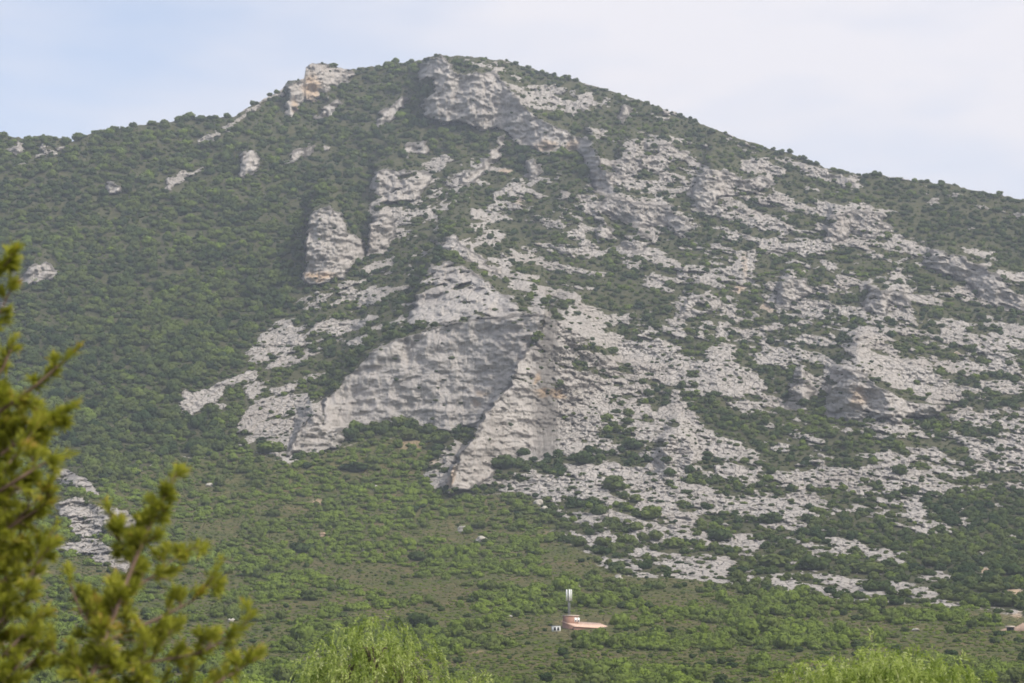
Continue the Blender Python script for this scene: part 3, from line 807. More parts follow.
HAND = [  # bushes and small trees that stand out: base position, width in picture units, tint, label
    (352, 470, 34, .10, 'big dark rounded tree at the foot of the pale slabs left of the grey wall'),
    (306, 468, 13, .08, 'small dark bush left of the big dark tree below the slabs'),
    (268, 452, 36, .62, 'bright green spreading bush at the lower edge of the left slabs'),
    (458, 429, 13, .06, 'dark bush at the right foot of the grey wall, left one of the pair'),
    (474, 429, 13, .08, 'dark bush tucked between the grey wall and the buttress edge'),
    (440, 444, 26, .40, 'olive bush on the earthy ledge below the grey wall'),
    (408, 440, 24, .48, 'green bush below the middle of the grey wall'),
    (505, 467, 30, .20, 'dark wide bush at the toe of the sunlit buttress'),
    (524, 455, 16, .22, 'dark bush in the hollow of the buttress toe'),
    (584, 464, 24, .18, 'dark bush high on the pale scree right of the buttress'),
    (634, 449, 21, .22, 'dark bush on the pale slope below the buttress right end'),
    (666, 461, 13, .16, 'small dark round bush beside the upright scree rib'),
    (671, 476, 17, .20, 'dark bush directly below the small round one on the scree rib'),
    (635, 502, 18, .45, 'olive bush in the middle of the pale scree'),
    (651, 519, 27, .62, 'light green broad bush on the lower pale scree'),
    (637, 530, 20, .55, 'green bush just below the light green broad scree bush'),
    (657, 539, 19, .45, 'green bush near the lower scree edge, below two lighter ones'),
    (627, 543, 21, .58, 'yellowish green bush at the lower left scree edge'),
    (606, 546, 16, .50, 'green bush where the scree meets the meadow, left of a yellowish one'),
    (578, 546, 20, .38, 'dark green bush at the left tip of the scree by the meadow'),
    (674, 548, 25, .60, 'light green bush low on the scree, right of the others'),
    (598, 515, 23, .36, 'flat dark green bush on the left part of the scree'),
    (613, 490, 33, .40, 'long low bush across the middle of the scree'),
    (769, 522, 28, .24, 'dark bush on pale rock right of the scree'),
    (720, 539, 25, .18, 'dark bush on the pale slope above the meadow'),
    (774, 566, 42, .42, 'wide olive bush low on the right rock slope'),
    (814, 570, 29, .28, 'dark green bush between pale rock steps low on the right slope'),
    (868, 573, 42, .44, 'broad olive bush near the bottom of the right slope'),
    (876, 590, 30, .24, 'dark bush at the very foot of the right slope'),
    (900, 475, 20, .30, 'round dark green bush below the shaded right cliff'),
    (898, 605, 19, .10, 'dark bush on the meadow edge near the right'),
    (843, 615, 13, .12, 'small dark bush alone on the right part of the meadow'),
    (883, 613, 13, .14, 'small dark bush on the meadow just left of a larger dark one'),
    (966, 600, 34, .40, 'grey green thicket bush above the ruin, left one of three'),
    (988, 592, 36, .44, 'grey green thicket bush above the ruin, topmost of three'),
    (1004, 606, 32, .36, 'grey green thicket bush above the ruin, right one of three'),
    (934, 566, 38, .42, 'wide olive bush up the slope left of the grey green thicket'),
    (1012, 575, 24, .12, 'dark round bush between the two bare earth patches at the right edge'),
    (536, 497, 9, .10, 'small dark bush behind the two pale boulders'),
    (413, 512, 16, .14, 'dark bush in the meadow below the buttress toe'),
    (418, 560, 22, .22, 'dark bush in the middle of the meadow below the buttress'),
    (300, 552, 28, .16, 'dark flat bush on the left meadow'),
    (310, 600, 24, .34, 'green bush in the left meadow above the weeping tree'),
    (422, 628, 30, .26, 'dark bush right of the central weeping tree top'),
    (466, 640, 20, .55, 'bright green bush low in the meadow right of the weeping tree'),
    (622, 608, 15, .14, 'dark bush right above the pink roofed hut'),
    (650, 608, 13, .16, 'dark bush a little right of the one above the hut'),
    (673, 632, 15, .14, 'dark bush on the open meadow right of the hut'),
    (581, 637, 16, .30, 'grey green bush in front of the hut wall'),
    (798, 652, 12, .12, 'small dark bush on the meadow above the right weeping tree'),
    (897, 650, 12, .14, 'small dark bush right above the right weeping tree top'),
]

def tint_field(P):
    return fbm(P[:, 0] / 55, P[:, 1] / 80, P[:, 2] / 45, 3, 55, .6)

recs = []   # u, v, width(px), zscale, tint, low?, zone
# wood on the left slopes and thick cover everywhere
u, v = grid_points(-60, 1090, 50, 640, 5.2, 3.4)
ok = ~above_sky(u, v)
u, v = u[ok], v[ok]
vg, cvr, md, Dd, shr = surf(u, v, (veg, cover, meadow, PY, sheer))
rnd = rng.uniform(size=len(u))
ok = (vg > .55) & (md < .5) & (rnd < np.where(cvr > .93, .76, np.where(cvr > .8, .80, .62)) * (1 + .7 * fbm(u / 9, v / 6, u * 0, 2, 88)))
scale_px = FPX / Dd
wood_ = cvr > .95
wm = np.where(wood_, 4.2 + 8.0 * rng.uniform(size=len(u)) ** 2.0, rng.uniform(2.6, 7.4, len(u)))
wm = wm * np.where(v > 440, .92, 1.0)
fx = [u[ok], v[ok], (wm * scale_px)[ok], rng.uniform(.7, 1.1, ok.sum()), cvr[ok]]
recs.append((fx[0], fx[1], fx[2], fx[3], np.where(fx[4] > .93, .40, .38), np.zeros(ok.sum(), bool), np.zeros(ok.sum(), int)))
# small bushes sprinkled on the bare rock
u, v = grid_points(-40, 1080, 60, 620, 6.5, 4.6)
ok = ~above_sky(u, v); u, v = u[ok], v[ok]
vg, cvr, md, Dd, shr = surf(u, v, (veg, cover, meadow, PY, sheer))
pr = np.where(shr > .5, .05, np.clip(cvr * 1.1, .14, .62))
ok = (vg <= .55) & (md < .5) & (rng.uniform(size=len(u)) < pr)
n = ok.sum(); wm = rng.uniform(1.2, 4.2, n) * rng.uniform(.7, 1.25, n)
recs.append((u[ok], v[ok], wm * FPX / Dd[ok], rng.uniform(.5, .85, n), np.full(n, .36), rng.uniform(size=n) < .4, np.ones(n, int)))
# low growth between the bushes of the slopes
u, v = grid_points(-40, 1080, 56, 620, 4.4, 2.8)
ok = ~above_sky(u, v); u, v = u[ok], v[ok]
vg, md, Dd = surf(u, v, (veg, meadow, PY))
ok = (vg > .35) & (md < .5) & (rng.uniform(size=len(u)) < .62)
n = ok.sum()
recs.append((u[ok], v[ok], rng.uniform(1.0, 2.6, n) * FPX / Dd[ok], rng.uniform(.6, 1.3, n), rng.uniform(.22, .62, n), rng.uniform(size=n) < .6, np.zeros(n, int)))
# meadow: low mounds of maquis in drifts, darker bushes between
u, v = grid_points(-60, 1090, 425, 716, 6.4, 3.1)
vg, cvr, md, Dd, rs = surf(u, v, (veg, cover, meadow, PY, rock_sd))
x, y, z = surf(u, v, (PX, PY, PZ))
dr = phi(fbm(x / 30, y / 42, z / 30, 4, 77, .6) / .28)
thick = np.interp(v, [430, 500, 560, 620, 690], [.95, .78, .52, .44, .52]) * np.where(u < 280, 1.1, 1)
ok = (md >= .5) & (dr < thick) & (rng.uniform(size=len(u)) < .85)
n = ok.sum(); wm = rng.uniform(2.2, 5.8, n) * np.where(rng.uniform(size=n) < .12, 1.5, 1.0)
recs.append((u[ok], v[ok], wm * FPX / Dd[ok], rng.uniform(.6, 1.3, n), .64 + .34 * (.5 - dr[ok] / 1.0), rng.uniform(size=n) < .55, np.full(n, 2)))
ok2 = (md >= .5) & (rng.uniform(size=len(u)) < .055)
n = ok2.sum(); wm = rng.uniform(1.6, 4.2, n)
recs.append((u[ok2], v[ok2], wm * FPX / Dd[ok2], rng.uniform(.6, 1.0, n), np.full(n, .18), np.zeros(n, bool), np.full(n, 2)))
# dwarf tufts between them
u, v = grid_points(-60, 1090, 470, 716, 4.6, 2.3)
md, Dd = surf(u, v, (meadow, PY))
ok = (md >= .5) & (rng.uniform(size=len(u)) < .8)
n = ok.sum()
recs.append((u[ok], v[ok], rng.uniform(.7, 1.9, n) * FPX / Dd[ok], rng.uniform(.6, 1.2, n), rng.uniform(.45, .95, n), np.ones(n, bool), np.full(n, 3)))

RU, RV, RW, RZ, RT, RL, RK = [np.concatenate([r[i] for r in recs]) for i in range(7)]
X, Y, Z = surf(RU, RV, (PX, PY, PZ))
P = np.stack([X, Y, Z], 1)
size_m = RW * Y / FPX
RT = RT + .28 * tint_field(P) + rng.normal(size=len(RT)) * np.where(RK == 0, .15, .11)
RT = RT + np.where((RK == 2) & (RU < 470) & (RV < 570), .10, 0) + np.where(RK == 0, .20, 0) * fbm(P[:, 0] / 17, P[:, 1] / 30, P[:, 2] / 14, 2, 57)
odd = rng.uniform(size=len(RT)); RT = np.where(odd < .025, RT + .35, np.where(odd > .95, RT - .25, RT))
RT = np.clip(RT, 0, 1)
P[:, 2] -= .06 * size_m
# keep the surroundings of the hut, the ruin and the hand-set bushes clear
clear = np.zeros(len(RU), bool)
for (a, b, c, d) in [(552, 613, 616, 638), (1000, 1030, 613, 631)]:
    clear |= (RU > a) & (RU < b) & (RV > c) & (RV < d)
for hu, hv, hw, *_ in HAND:
    clear |= (np.abs(RU - hu) < hw * .42) & (RV > hv - min(hw, 20) * .3) & (RV < hv + 2 + min(hw, 20) * .12)
keep = ~clear
RU, RV, RW, RZ, RT, RL, RK, P, size_m = [a[keep] for a in (RU, RV, RW, RZ, RT, RL, RK, P, size_m)]

# the largest ones in view stand as bushes of their own
inview = (RU > 2) & (RU < 1022) & (RV < 681) & ~((RU < 240) & (RV > 470)) & ~((RU < 90) & (RV > 240)) & (RK < 3)
score = np.where(inview & (RK > 0), RW * np.where(RL, .8, 1.0), 0)
order = np.argsort(-score)[:236]
alone = np.zeros(len(RU), bool); alone[order] = True

LAND = [  # landmarks used to say where a bush stands
    (430, 60, 'under the summit'), (320, 90, 'beside the tan skyline crag'), (520, 120, 'below the long upper cliff band'), (600, 180, 'at the upper cliff band lower end'),
    (330, 250, 'near the squat rock tower'), (400, 185, 'near the rough crag above the rock tower'), (450, 290, 'on the knoll above the grey wall'), (430, 375, 'on the grey wall'),
    (380, 435, 'along the foot of the grey wall'), (580, 390, 'on the sunlit buttress'), (500, 475, 'at the toe of the sunlit buttress'), (250, 410, 'on the pale slabs by the wood'),
    (310, 330, 'on the broken slabs below the rock tower'), (600, 270, 'on the slope above the buttress'), (650, 370, 'on the rocks right of the buttress'), (725, 380, 'on the inclined slab right of the buttress'),
    (700, 440, 'on the upper scree'), (600, 480, 'on the left part of the scree'), (680, 520, 'on the lower scree'), (760, 480, 'on the slope right of the scree'), (780, 550, 'on the rock steps above the meadow'),
    (860, 400, 'under the shaded right cliff'), (910, 370, 'on the pale slab above the right cliff'), (790, 290, 'by the rounded rock above the sandy track'), (890, 300, 'by the split rock on the right slope'),
    (970, 280, 'by the jagged right ridge'), (720, 190, 'by the grey crag under the right skyline'), (850, 225, 'by the tilted slab under the right skyline'), (950, 460, 'on the right slope below the cliff'),
    (900, 540, 'in the green gully low on the right'), (1000, 420, 'on the bright rocks at the right edge'), (600, 600, 'in the meadow behind the hut'), (560, 655, 'in the meadow in front of the hut'),
    (700, 610, 'in the meadow right of the mast'), (780, 630, 'in the meadow above the right weeping tree'), (930, 630, 'in the meadow left of the ruin'), (480, 580, 'in the meadow left of the mast'),
    (480, 520, 'in the meadow below the buttress toe'), (380, 520, 'in the meadow below the grey wall'), (300, 500, 'in the upper left meadow'), (300, 590, 'in the left meadow'), (400, 600, 'in the meadow above the central weeping tree'),
    (500, 650, 'right of the central weeping tree'), (270, 640, 'left of the central weeping tree'), (100, 530, 'by the white slab behind the juniper'), (690, 660, 'left of the right weeping tree'),
    (1000, 655, 'in the meadow below the ruin')]
def tone(t): return 'dark' if t < .24 else 'dusky' if t < .38 else 'olive' if t < .54 else 'green' if t < .72 else 'lime'
def shape_word(low, z): return 'flat' if low else ('rounded' if z > .8 else 'squat')
SIDES = [(0, 'leftmost'), (1, 'second from the left'), (2, 'third from the left'), (3, 'fourth from the left'), (4, 'fifth from the left'), (5, 'sixth from the left'), (6, 'seventh from the left'), (7, 'eighth from the left')]
todo = {}
for i in np.flatnonzero(alone):
    d = [(a - RU[i]) ** 2 + (1.3 * (b - RV[i])) ** 2 for a, b, _ in LAND]
    base = '%s %s' % (tone(RT[i]), shape_word(RL[i], RZ[i]))
    todo.setdefault((base, LAND[int(np.argmin(d))][2]), []).append(i)
def put_shrub(i_shape, loc, size, zs, tint, label, group='bushes scattered over the slopes and meadow', ry=1.0):
    o = bpy.data.objects.new('shrub', (SHAPES + LOWS)[i_shape]); o.location = loc
    o.scale = (size, size * ry, size * zs); o.rotation_euler = (0, 0, random.uniform(0, 6.28))
    o['tint'] = float(tint)
    tag(o, label, 'bush', group); return link(o)
for (base, where), ids in todo.items():
    if len(base.split()) + 1 + len(where.split()) > 12: print('LONG', base, where)
    ids.sort(key=lambda i: RU[i])
    for k, i in enumerate(ids):
        lab = '%s bush %s' % (base, where)
        if len(ids) == 2: lab += ', the %s one' % ('left', 'right')[k]
        elif len(ids) > 2: lab += ', %s' % (SIDES[k][1] if k < len(ids) - 1 and k < 8 else 'rightmost')
        put_shrub(random.randrange(6, 10) if RL[i] else random.randrange(0, 6), P[i], size_m[i], RZ[i], RT[i], lab, ry=random.uniform(.85, 1.15))
for hu, hv, hw, ht, lab in HAND:
    p = point(hu, hv); s = hw * p.y / FPX
    zs = .8 if hw < 34 else .55
    p.z -= .06 * s
    put_shrub(random.randrange(0, 6), p, s, zs, ht, lab, ry=1.0)

rest = ~alone
for kk, name, label in ((0, 'forest', 'dark evergreen wood and thick scrub covering the slopes'), (1, 'scrub', 'small bushes sprinkled over the bare rock'),
                        (2, 'undergrowth', 'green mounds of low scrub over the meadow'), (3, 'grass', 'dwarf tufts and herbs on the meadow')):
    s = rest & (RK == kk)
    scatter_object(name, P[s], size_m[s], RZ[s], RT[s], RL[s], label)
print('SCATTER', [(k, int((RK == k).sum())) for k in range(4)])

# ------------------------------------------------------------------ loose boulders
M_STONE = plain('limestone_boulder', (.46, .43, .38), .9, (.30, .27, .23), .7)
M_OCHRE = plain('ochre_boulder', (.55, .38, .25), .9, (.45, .33, .24), 1.2)
def boulder(u, v, wpx, hpx, label, mat=M_STONE, seed=0):
    p = point(u, v); s = wpx * p.y / FPX; h = hpx * p.y / FPX
    vv, ff = ico(3)
    n = fbm(vv[:, 0] * 1.3 + seed * 5.1, vv[:, 1] * 1.3, vv[:, 2] * 1.3 + seed, 3, 7)
    q = worley(vv[:, 0] * 1.1 + seed * 3.3, vv[:, 1] * 1.1, vv[:, 2] * 1.1, seed)
    vv = vv * (1 + .5 * n + .75 * (q[2] - .5))[:, None]
    vv = vv * np.array([.5 * s, .45 * s, .6 * h])
    vv[:, 2] += .25 * h
    mb = MB(); mb.add(vv, None, ff)
    o = mb.build('boulder', mat); o.location = p
    tag(o, label, 'boulder', 'loose pale boulders on the meadow'); return o
BOULD = [(538, 505, 9, 6, 'angular cream boulder at the scree foot, upper one of a close pair', 0), (544, 512, 7, 6, 'upright cream boulder at the scree foot, lower one of a close pair', 0),
         (463, 532, 11, 6, 'grey white boulder in the meadow below the buttress toe', 0), (481, 541, 10, 6, 'grey white boulder right below another one under the buttress toe', 0),
         (363, 551, 6, 4, 'small whitish boulder in the middle of the left meadow', 0), (376, 491, 5, 5, 'small upright white boulder below the grey wall', 0), (618, 581, 9, 6, 'pointed cream boulder in the meadow behind the hut', 0),
         (135, 473, 9, 5, 'low ochre boulder in the dark bushes at the left wood edge', 1), (209, 486, 7, 3, 'flat white stone in the bright upper left meadow', 0), (231, 622, 6, 4, 'white stone beside the juniper branch tip', 0),
         (915, 631, 7, 3, 'flat white stone in the meadow above the right weeping tree', 0), (577, 587, 6, 3, 'pale flat stone just behind the mast top', 0), (323, 536, 8, 4, 'ochre boulder in the left meadow', 1),
         (325, 489, 5, 4, 'small white stone beside the earthy track in the upper left meadow', 0), (510, 617, 4, 2, 'tiny pale stone in the meadow left of the hut', 0)]
for k, (u_, v_, a_, b_, lab, oc) in enumerate(BOULD):
    boulder(u_, v_, a_, b_, lab, M_OCHRE if oc else M_STONE, k + 1)

# ------------------------------------------------------------------ hut, mast, cabinet
M_PINK = plain('weathered_pink_plaster', (.36, .21, .155), .9, (.27, .155, .115), .8)
M_TILE = plain('sun_bleached_clay_tiles', (.70, .47, .35), .85, (.56, .35, .25), .9)
M_RIM = plain('pale_concrete', (.62, .52, .45), .9)
M_WHITE = plain('white_paint', (.80, .80, .78), .5, (.72, .72, .71))
M_DARK = plain('dark_opening', (.03, .03, .035), .6)
M_STEEL = plain('galvanised_steel', (.20, .20, .20), .6, (.14, .14, .14), 2.0, .3)
hp = point(575, 630)
mpx = hp.y / FPX
hut = empty('radio_hut', hp + Vector((0, 0, -.6)), R(30))
tag(hut, 'low pink hut with a bleached clay roof at the foot of the mast', 'hut')
Lh, Wh, z0, z1 = 38 * mpx / math.cos(R(30)), 24 * mpx, 4.6 * mpx, 11.0 * mpx
m = MB(); m.hexa([(0, 0, -1.5), (Lh, 0, -1.5), (Lh, Wh, -1.5), (0, Wh, -1.5), (0, 0, z0), (Lh, 0, z0 * .75), (Lh, Wh, z1 * .86), (0, Wh, z1)]); m.build('wall', M_PINK, hut)
m = MB(); t = .22; e = .35
ov = [(-e, -e, z0 + .02), (Lh + e, -e, z0 * .75 + .02), (Lh + e, Wh + e, z1 * .86 + .06), (-e, Wh + e, z1 + .06)]
m.hexa(ov + [(a, b, c + t) for a, b, c in ov])
rf = m.build('roof', M_TILE, hut)
m = MB()
for k in range(1, 26):     # tile rolls running down the slope
    f = k / 26.0; xx = -e + f * (Lh + 2 * e)
    zf = (z0 + .02) * (1 - f) + (z0 * .75 + .02) * f + t; zb = (z1 + .06) * (1 - f) + (z1 * .86 + .06) * f + t
    m.tube([(xx, -e, zf), (xx, Wh + e, zb)], .09, 6)
m.build('tile_roll', plain('bleached_tile_ridges', (.84, .66, .54), .85, (.74, .54, .42), .9), rf)
bx0, by0, bw, bd, bh = .15, Wh * .58, 4.0, 3.3, 16.2 * mpx
m = MB(); m.box(bx0, bx0 + bw, by0, by0 + bd, z0, bh); up = m.build('upper_wall', M_PINK, hut)
m = MB(); m.box(bx0 - .25, bx0 + bw + .25, by0 - .25, by0 + bd + .25, bh + .003, bh + .3); m.build('flat_roof', M_RIM, hut)
for k in range(2):
    m = MB(); xx = bx0 + 2.5 + k * 1.1; m.box(xx, xx + .85, by0 - .08, by0 + .05, bh - 2.0, bh - .5); fr = m.build('window', M_WHITE, hut)
    m = MB(); m.box(xx + .2, xx + .65, by0 - .12, by0 - .083, bh - 1.8, bh - 1.3); m.build('pane', M_DARK, fr)
m = MB(); m.box(-.06, .05, 1.0, 1.9, -.5, 1.1); m.build('dark_doorway', M_DARK, hut)

mp = point(569, 620); mp.z = hp.z; mp.y = hp.y + 7.5; mp.x = float(ray(569, 600)[0]) * mp.y
mast = empty('antenna_mast', mp)
tag(mast, 'grey telephone mast with white panel antennas rising behind the pink hut', 'mast')
ztop = EYE + float(ray(569, 589.5)[1]) * mp.y - mp.z
zb_ = EYE + float(ray(569, 601)[1]) * mp.y - mp.z
m = MB()
for k in range(3):
    a = k * 2 * math.pi / 3 + .4
    m.tube([(.40 * math.cos(a), .40 * math.sin(a), -1), (.28 * math.cos(a), .28 * math.sin(a), ztop - .6)], .12, 6)
mpole = m.build('pole', M_STEEL, mast)
m = MB(); nz = 22
for i in range(nz):
    za, zc = (ztop - .8) * i / nz, (ztop - .8) * (i + 1) / nz
    for k in range(3):
        a, b = k * 2 * math.pi / 3 + .4, (k + 1) * 2 * math.pi / 3 + .4
        r0, r1 = .34 - .1 * i / nz, .34 - .1 * (i + 1) / nz
        m.tube([(r0 * math.cos(a), r0 * math.sin(a), za), (r1 * math.cos(b), r1 * math.sin(b), zc)], .035, 5)
m.build('brace', M_STEEL, mpole)
hh = ztop - zb_
for k in range(3):
    a = -math.pi / 2 + (-1.15, .25, 1.45)[k]
    cx, cyy = .85 * math.cos(a), .85 * math.sin(a)
    c, s_ = math.cos(a), math.sin(a)
    def loc(dx, dy, dz): return (cx + dx * c - dy * s_, cyy + dx * s_ + dy * c, dz)
    m = MB(); hw = .32
    m.hexa([loc(-.12, -hw, zb_), loc(.12, -hw * .8, zb_), loc(.12, hw * .8, zb_), loc(-.12, hw, zb_), loc(-.12, -hw, ztop), loc(.12, -hw * .8, ztop), loc(.12, hw * .8, ztop), loc(-.12, hw, ztop)])
    pn_ = m.build('antenna_panel', M_WHITE, mast)
    m = MB()
    for zz in (zb_ + .5, ztop - .7): m.tube([(.2 * c, .2 * s_, zz), loc(-.1, 0, zz)], .05, 6)
    m.build('bracket', M_STEEL, pn_)
m = MB(); m.tube([(0, 0, ztop - .7), (0, 0, ztop + 1.3)], .04, 6); m.build('lightning_rod', M_STEEL, mast)

cp_ = point(556, 631)
cab = empty('cabinet', cp_ + Vector((0, 0, -.2)), R(18))
tag(cab, 'small white cabinet with dark doors left of the pink hut', 'cabinet')
m = MB(); m.box(-1.3, 1.3, -.7, .7, -.3, 1.75); m.build('body', M_WHITE, cab)
m = MB(); m.hexa([(-1.45, -.85, 1.753), (1.45, -.85, 1.753), (1.45, .85, 1.753), (-1.45, .85, 1.753), (-1.3, -.7, 1.95), (1.3, -.7, 1.95), (1.3, .7, 1.95), (-1.3, .7, 1.95)]); m.build('lid', M_STEEL, cab)
for k in range(2):
    m = MB(); xx = -1.0 + k * 1.15; m.box(xx, xx + .8, -.76, -.703, .3, 1.4); m.build('dark_doorway', M_DARK, cab)

# broken masonry at the right edge
M_RUIN = plain('rubble_masonry', (.50, .36, .28), .95, (.38, .27, .21), .9)
rp = point(1010, 631)
ruin = empty('stone_ruin', rp + Vector((0, 0, -.4)), R(-8))
tag(ruin, 'low broken stone ruin with a dark opening at the right edge of the meadow', 'ruin')
q = rp.y / FPX
m = MB()
xs = [(-9, -6, 2.0, 3.6), (-6, -3.2, 3.6, 4.6), (4.0, 8, 4.8, 6.4), (8, 13, 6.4, 9.0), (13, 19, 9.0, 7.0)]
for a_, b_, h0, h1 in xs:
    nseg = 4
    for j in range(nseg):
        f0, f1_ = j / nseg, (j + 1) / nseg
        xa, xb = (a_ + (b_ - a_) * f0) * q, (a_ + (b_ - a_) * f1_) * q - .004
        ha = (h0 + (h1 - h0) * f0 + random.uniform(-.5, .5)) * q; hb_ = (h0 + (h1 - h0) * f1_ + random.uniform(-.5, .5)) * q
        dj = random.uniform(-.08, .08)
        m.hexa([(xa, dj, -.8), (xb, dj, -.8), (xb, dj + .7, -.8), (xa, dj + .7, -.8), (xa, dj, ha), (xb, dj, hb_), (xb, dj + .7, hb_), (xa, dj + .7, ha)])
m.build('wall', M_RUIN, ruin)
m = MB(); m.hexa([(-4.2 * q, -.15, 4.95 * q), (4.9 * q, -.12, 5.05 * q), (4.9 * q, .85, 5.05 * q), (-4.2 * q, .85, 4.95 * q), (-4.0 * q, -.1, 6.4 * q), (4.7 * q, -.1, 6.2 * q), (4.7 * q, .8, 6.2 * q), (-4.0 * q, .8, 6.4 * q)]); m.build('lintel', M_RIM, ruin)
m = MB(); m.box(-3.1 * q, 3.9 * q, .55, .75, -.6, 4.9 * q); m.build('dark_doorway', M_DARK, ruin)  # near-black panel closing the gap, stands for the shade inside the opening

# ------------------------------------------------------------------ trees close to the viewer
def P3(u, v, d):
    a, b = ray(u, v); return np.array([float(a) * d, d, EYE + float(b) * d])

def catmull(pts, n):
    p = np.asarray(pts, float); p = np.vstack([2 * p[0] - p[1], p, 2 * p[-1] - p[-2]])
    out = []
    for i in range(1, len(p) - 2):
        for t in np.linspace(0, 1, n, endpoint=False):
            out.append(.5 * (2 * p[i] + (p[i + 1] - p[i - 1]) * t + (2 * p[i - 1] - 5 * p[i] + 4 * p[i + 1] - p[i + 2]) * t * t + (3 * p[i] - p[i - 1] - 3 * p[i + 1] + p[i + 2]) * t ** 3))
    out.append(p[-2]); return np.array(out)

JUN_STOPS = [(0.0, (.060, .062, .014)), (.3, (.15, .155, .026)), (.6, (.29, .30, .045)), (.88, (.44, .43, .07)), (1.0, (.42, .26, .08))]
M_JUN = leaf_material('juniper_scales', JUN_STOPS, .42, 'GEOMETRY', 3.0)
M_JBARK = plain('juniper_bark', (.22, .15, .11), .9, (.15, .10, .075), 9.0)
jr = np.random.default_rng(5)
DJ = 8.0
wood = MB(); fol = MB()
def unit(x): return x / (np.linalg.norm(x) + 1e-9)
def tuft(p, d, tint, s):
    nb = 16
    for k in range(nb):
        dd = unit(d * 1.0 + jr.normal(size=3) * .50 + np.array([0, 0, .20]))
        ln = s * jr.uniform(.6, 1.5); wdt = ln * jr.uniform(.045, .085)
        sd_ = unit(np.cross(dd, jr.normal(size=3)))
        b = p + jr.normal(size=3) * s * .12
        q1 = b + dd * ln * .5 + np.array([0, 0, .08 * ln])
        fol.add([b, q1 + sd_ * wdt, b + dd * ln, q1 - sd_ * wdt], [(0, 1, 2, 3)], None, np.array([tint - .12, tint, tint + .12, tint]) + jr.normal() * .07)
def branchlet(p, d, ln, depth, tint):
    n = max(4, int(ln / .022)); pts = [p]; dcur = d
    for i in range(n):
        dcur = unit(dcur + jr.normal(size=3) * .10 + np.array([0, 0, .045])); pts.append(pts[-1] + dcur * ln / n)
    pts = np.array(pts)
    wood.tube(pts[::2] if len(pts) > 5 else pts, np.linspace(.0045, .0015, len(pts[::2] if len(pts) > 5 else pts)), 5)
    for i in range(1, len(pts)):
        f = i / (len(pts) - 1)
        if f > .12 and jr.uniform() < .92:
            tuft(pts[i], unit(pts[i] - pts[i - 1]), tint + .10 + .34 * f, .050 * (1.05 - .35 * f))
        if depth > 0 and .15 < f < .85 and jr.uniform() < .40:
            sdir = unit(dcur + jr.normal(size=3) * .85)
            branchlet(pts[i], sdir, ln * jr.uniform(.3, .55), depth - 1, tint + .05)
def limb(pts, r0, r1, start=.06, every=.05, length=.30, tint=.28, tipl=.22):
    c = catmull(pts, 10)
    wood.tube(c, np.linspace(r0, r1, len(c)), 7)
    seg = np.linalg.norm(np.diff(c, axis=0), axis=1); cum = np.concatenate([[0], np.cumsum(seg)]); tot = cum[-1]
    s = start * tot
    while s < tot:
        i = min(np.searchsorted(cum, s), len(c) - 1); f = s / tot
        d = unit(c[i] - c[i - 1]); sdir = unit(np.cross(d, jr.normal(size=3)))
        branchlet(c[i], unit(d * .75 + sdir * .95), (length * (1 - f) + tipl * .55 * f) * jr.uniform(.55, 1.15), 1, tint + jr.normal() * .08)
        s += every * jr.uniform(.6, 1.4)
    branchlet(c[-1], unit(c[-1] - c[-2]), tipl, 1, tint + .1)
gzj = float(ground_z(DJ)) - .1
base = np.array([P3(-95, 683, DJ)[0], DJ + .1, gzj])
trunk = catmull([base, base + [.05, 0, .9], P3(-80, 640, DJ), P3(-62, 500, DJ), P3(-50, 380, DJ), P3(-48, 280, DJ + .05), P3(-52, 190, DJ)], 8)
jun = empty('juniper_tree', base)
tag(jun, 'blurred yellow green juniper reaching in from the left close to the viewer', 'tree')
wood.tube(trunk, np.linspace(.11, .02, len(trunk)), 10)
twood = wood; twood_obj = twood.build('trunk', M_JBARK); twood_obj.parent = jun; twood_obj.matrix_parent_inverse = Matrix.Translation(-Vector(base))
def jl(*uvd): return [P3(u, v, DJ + d) for u, v, d in uvd]
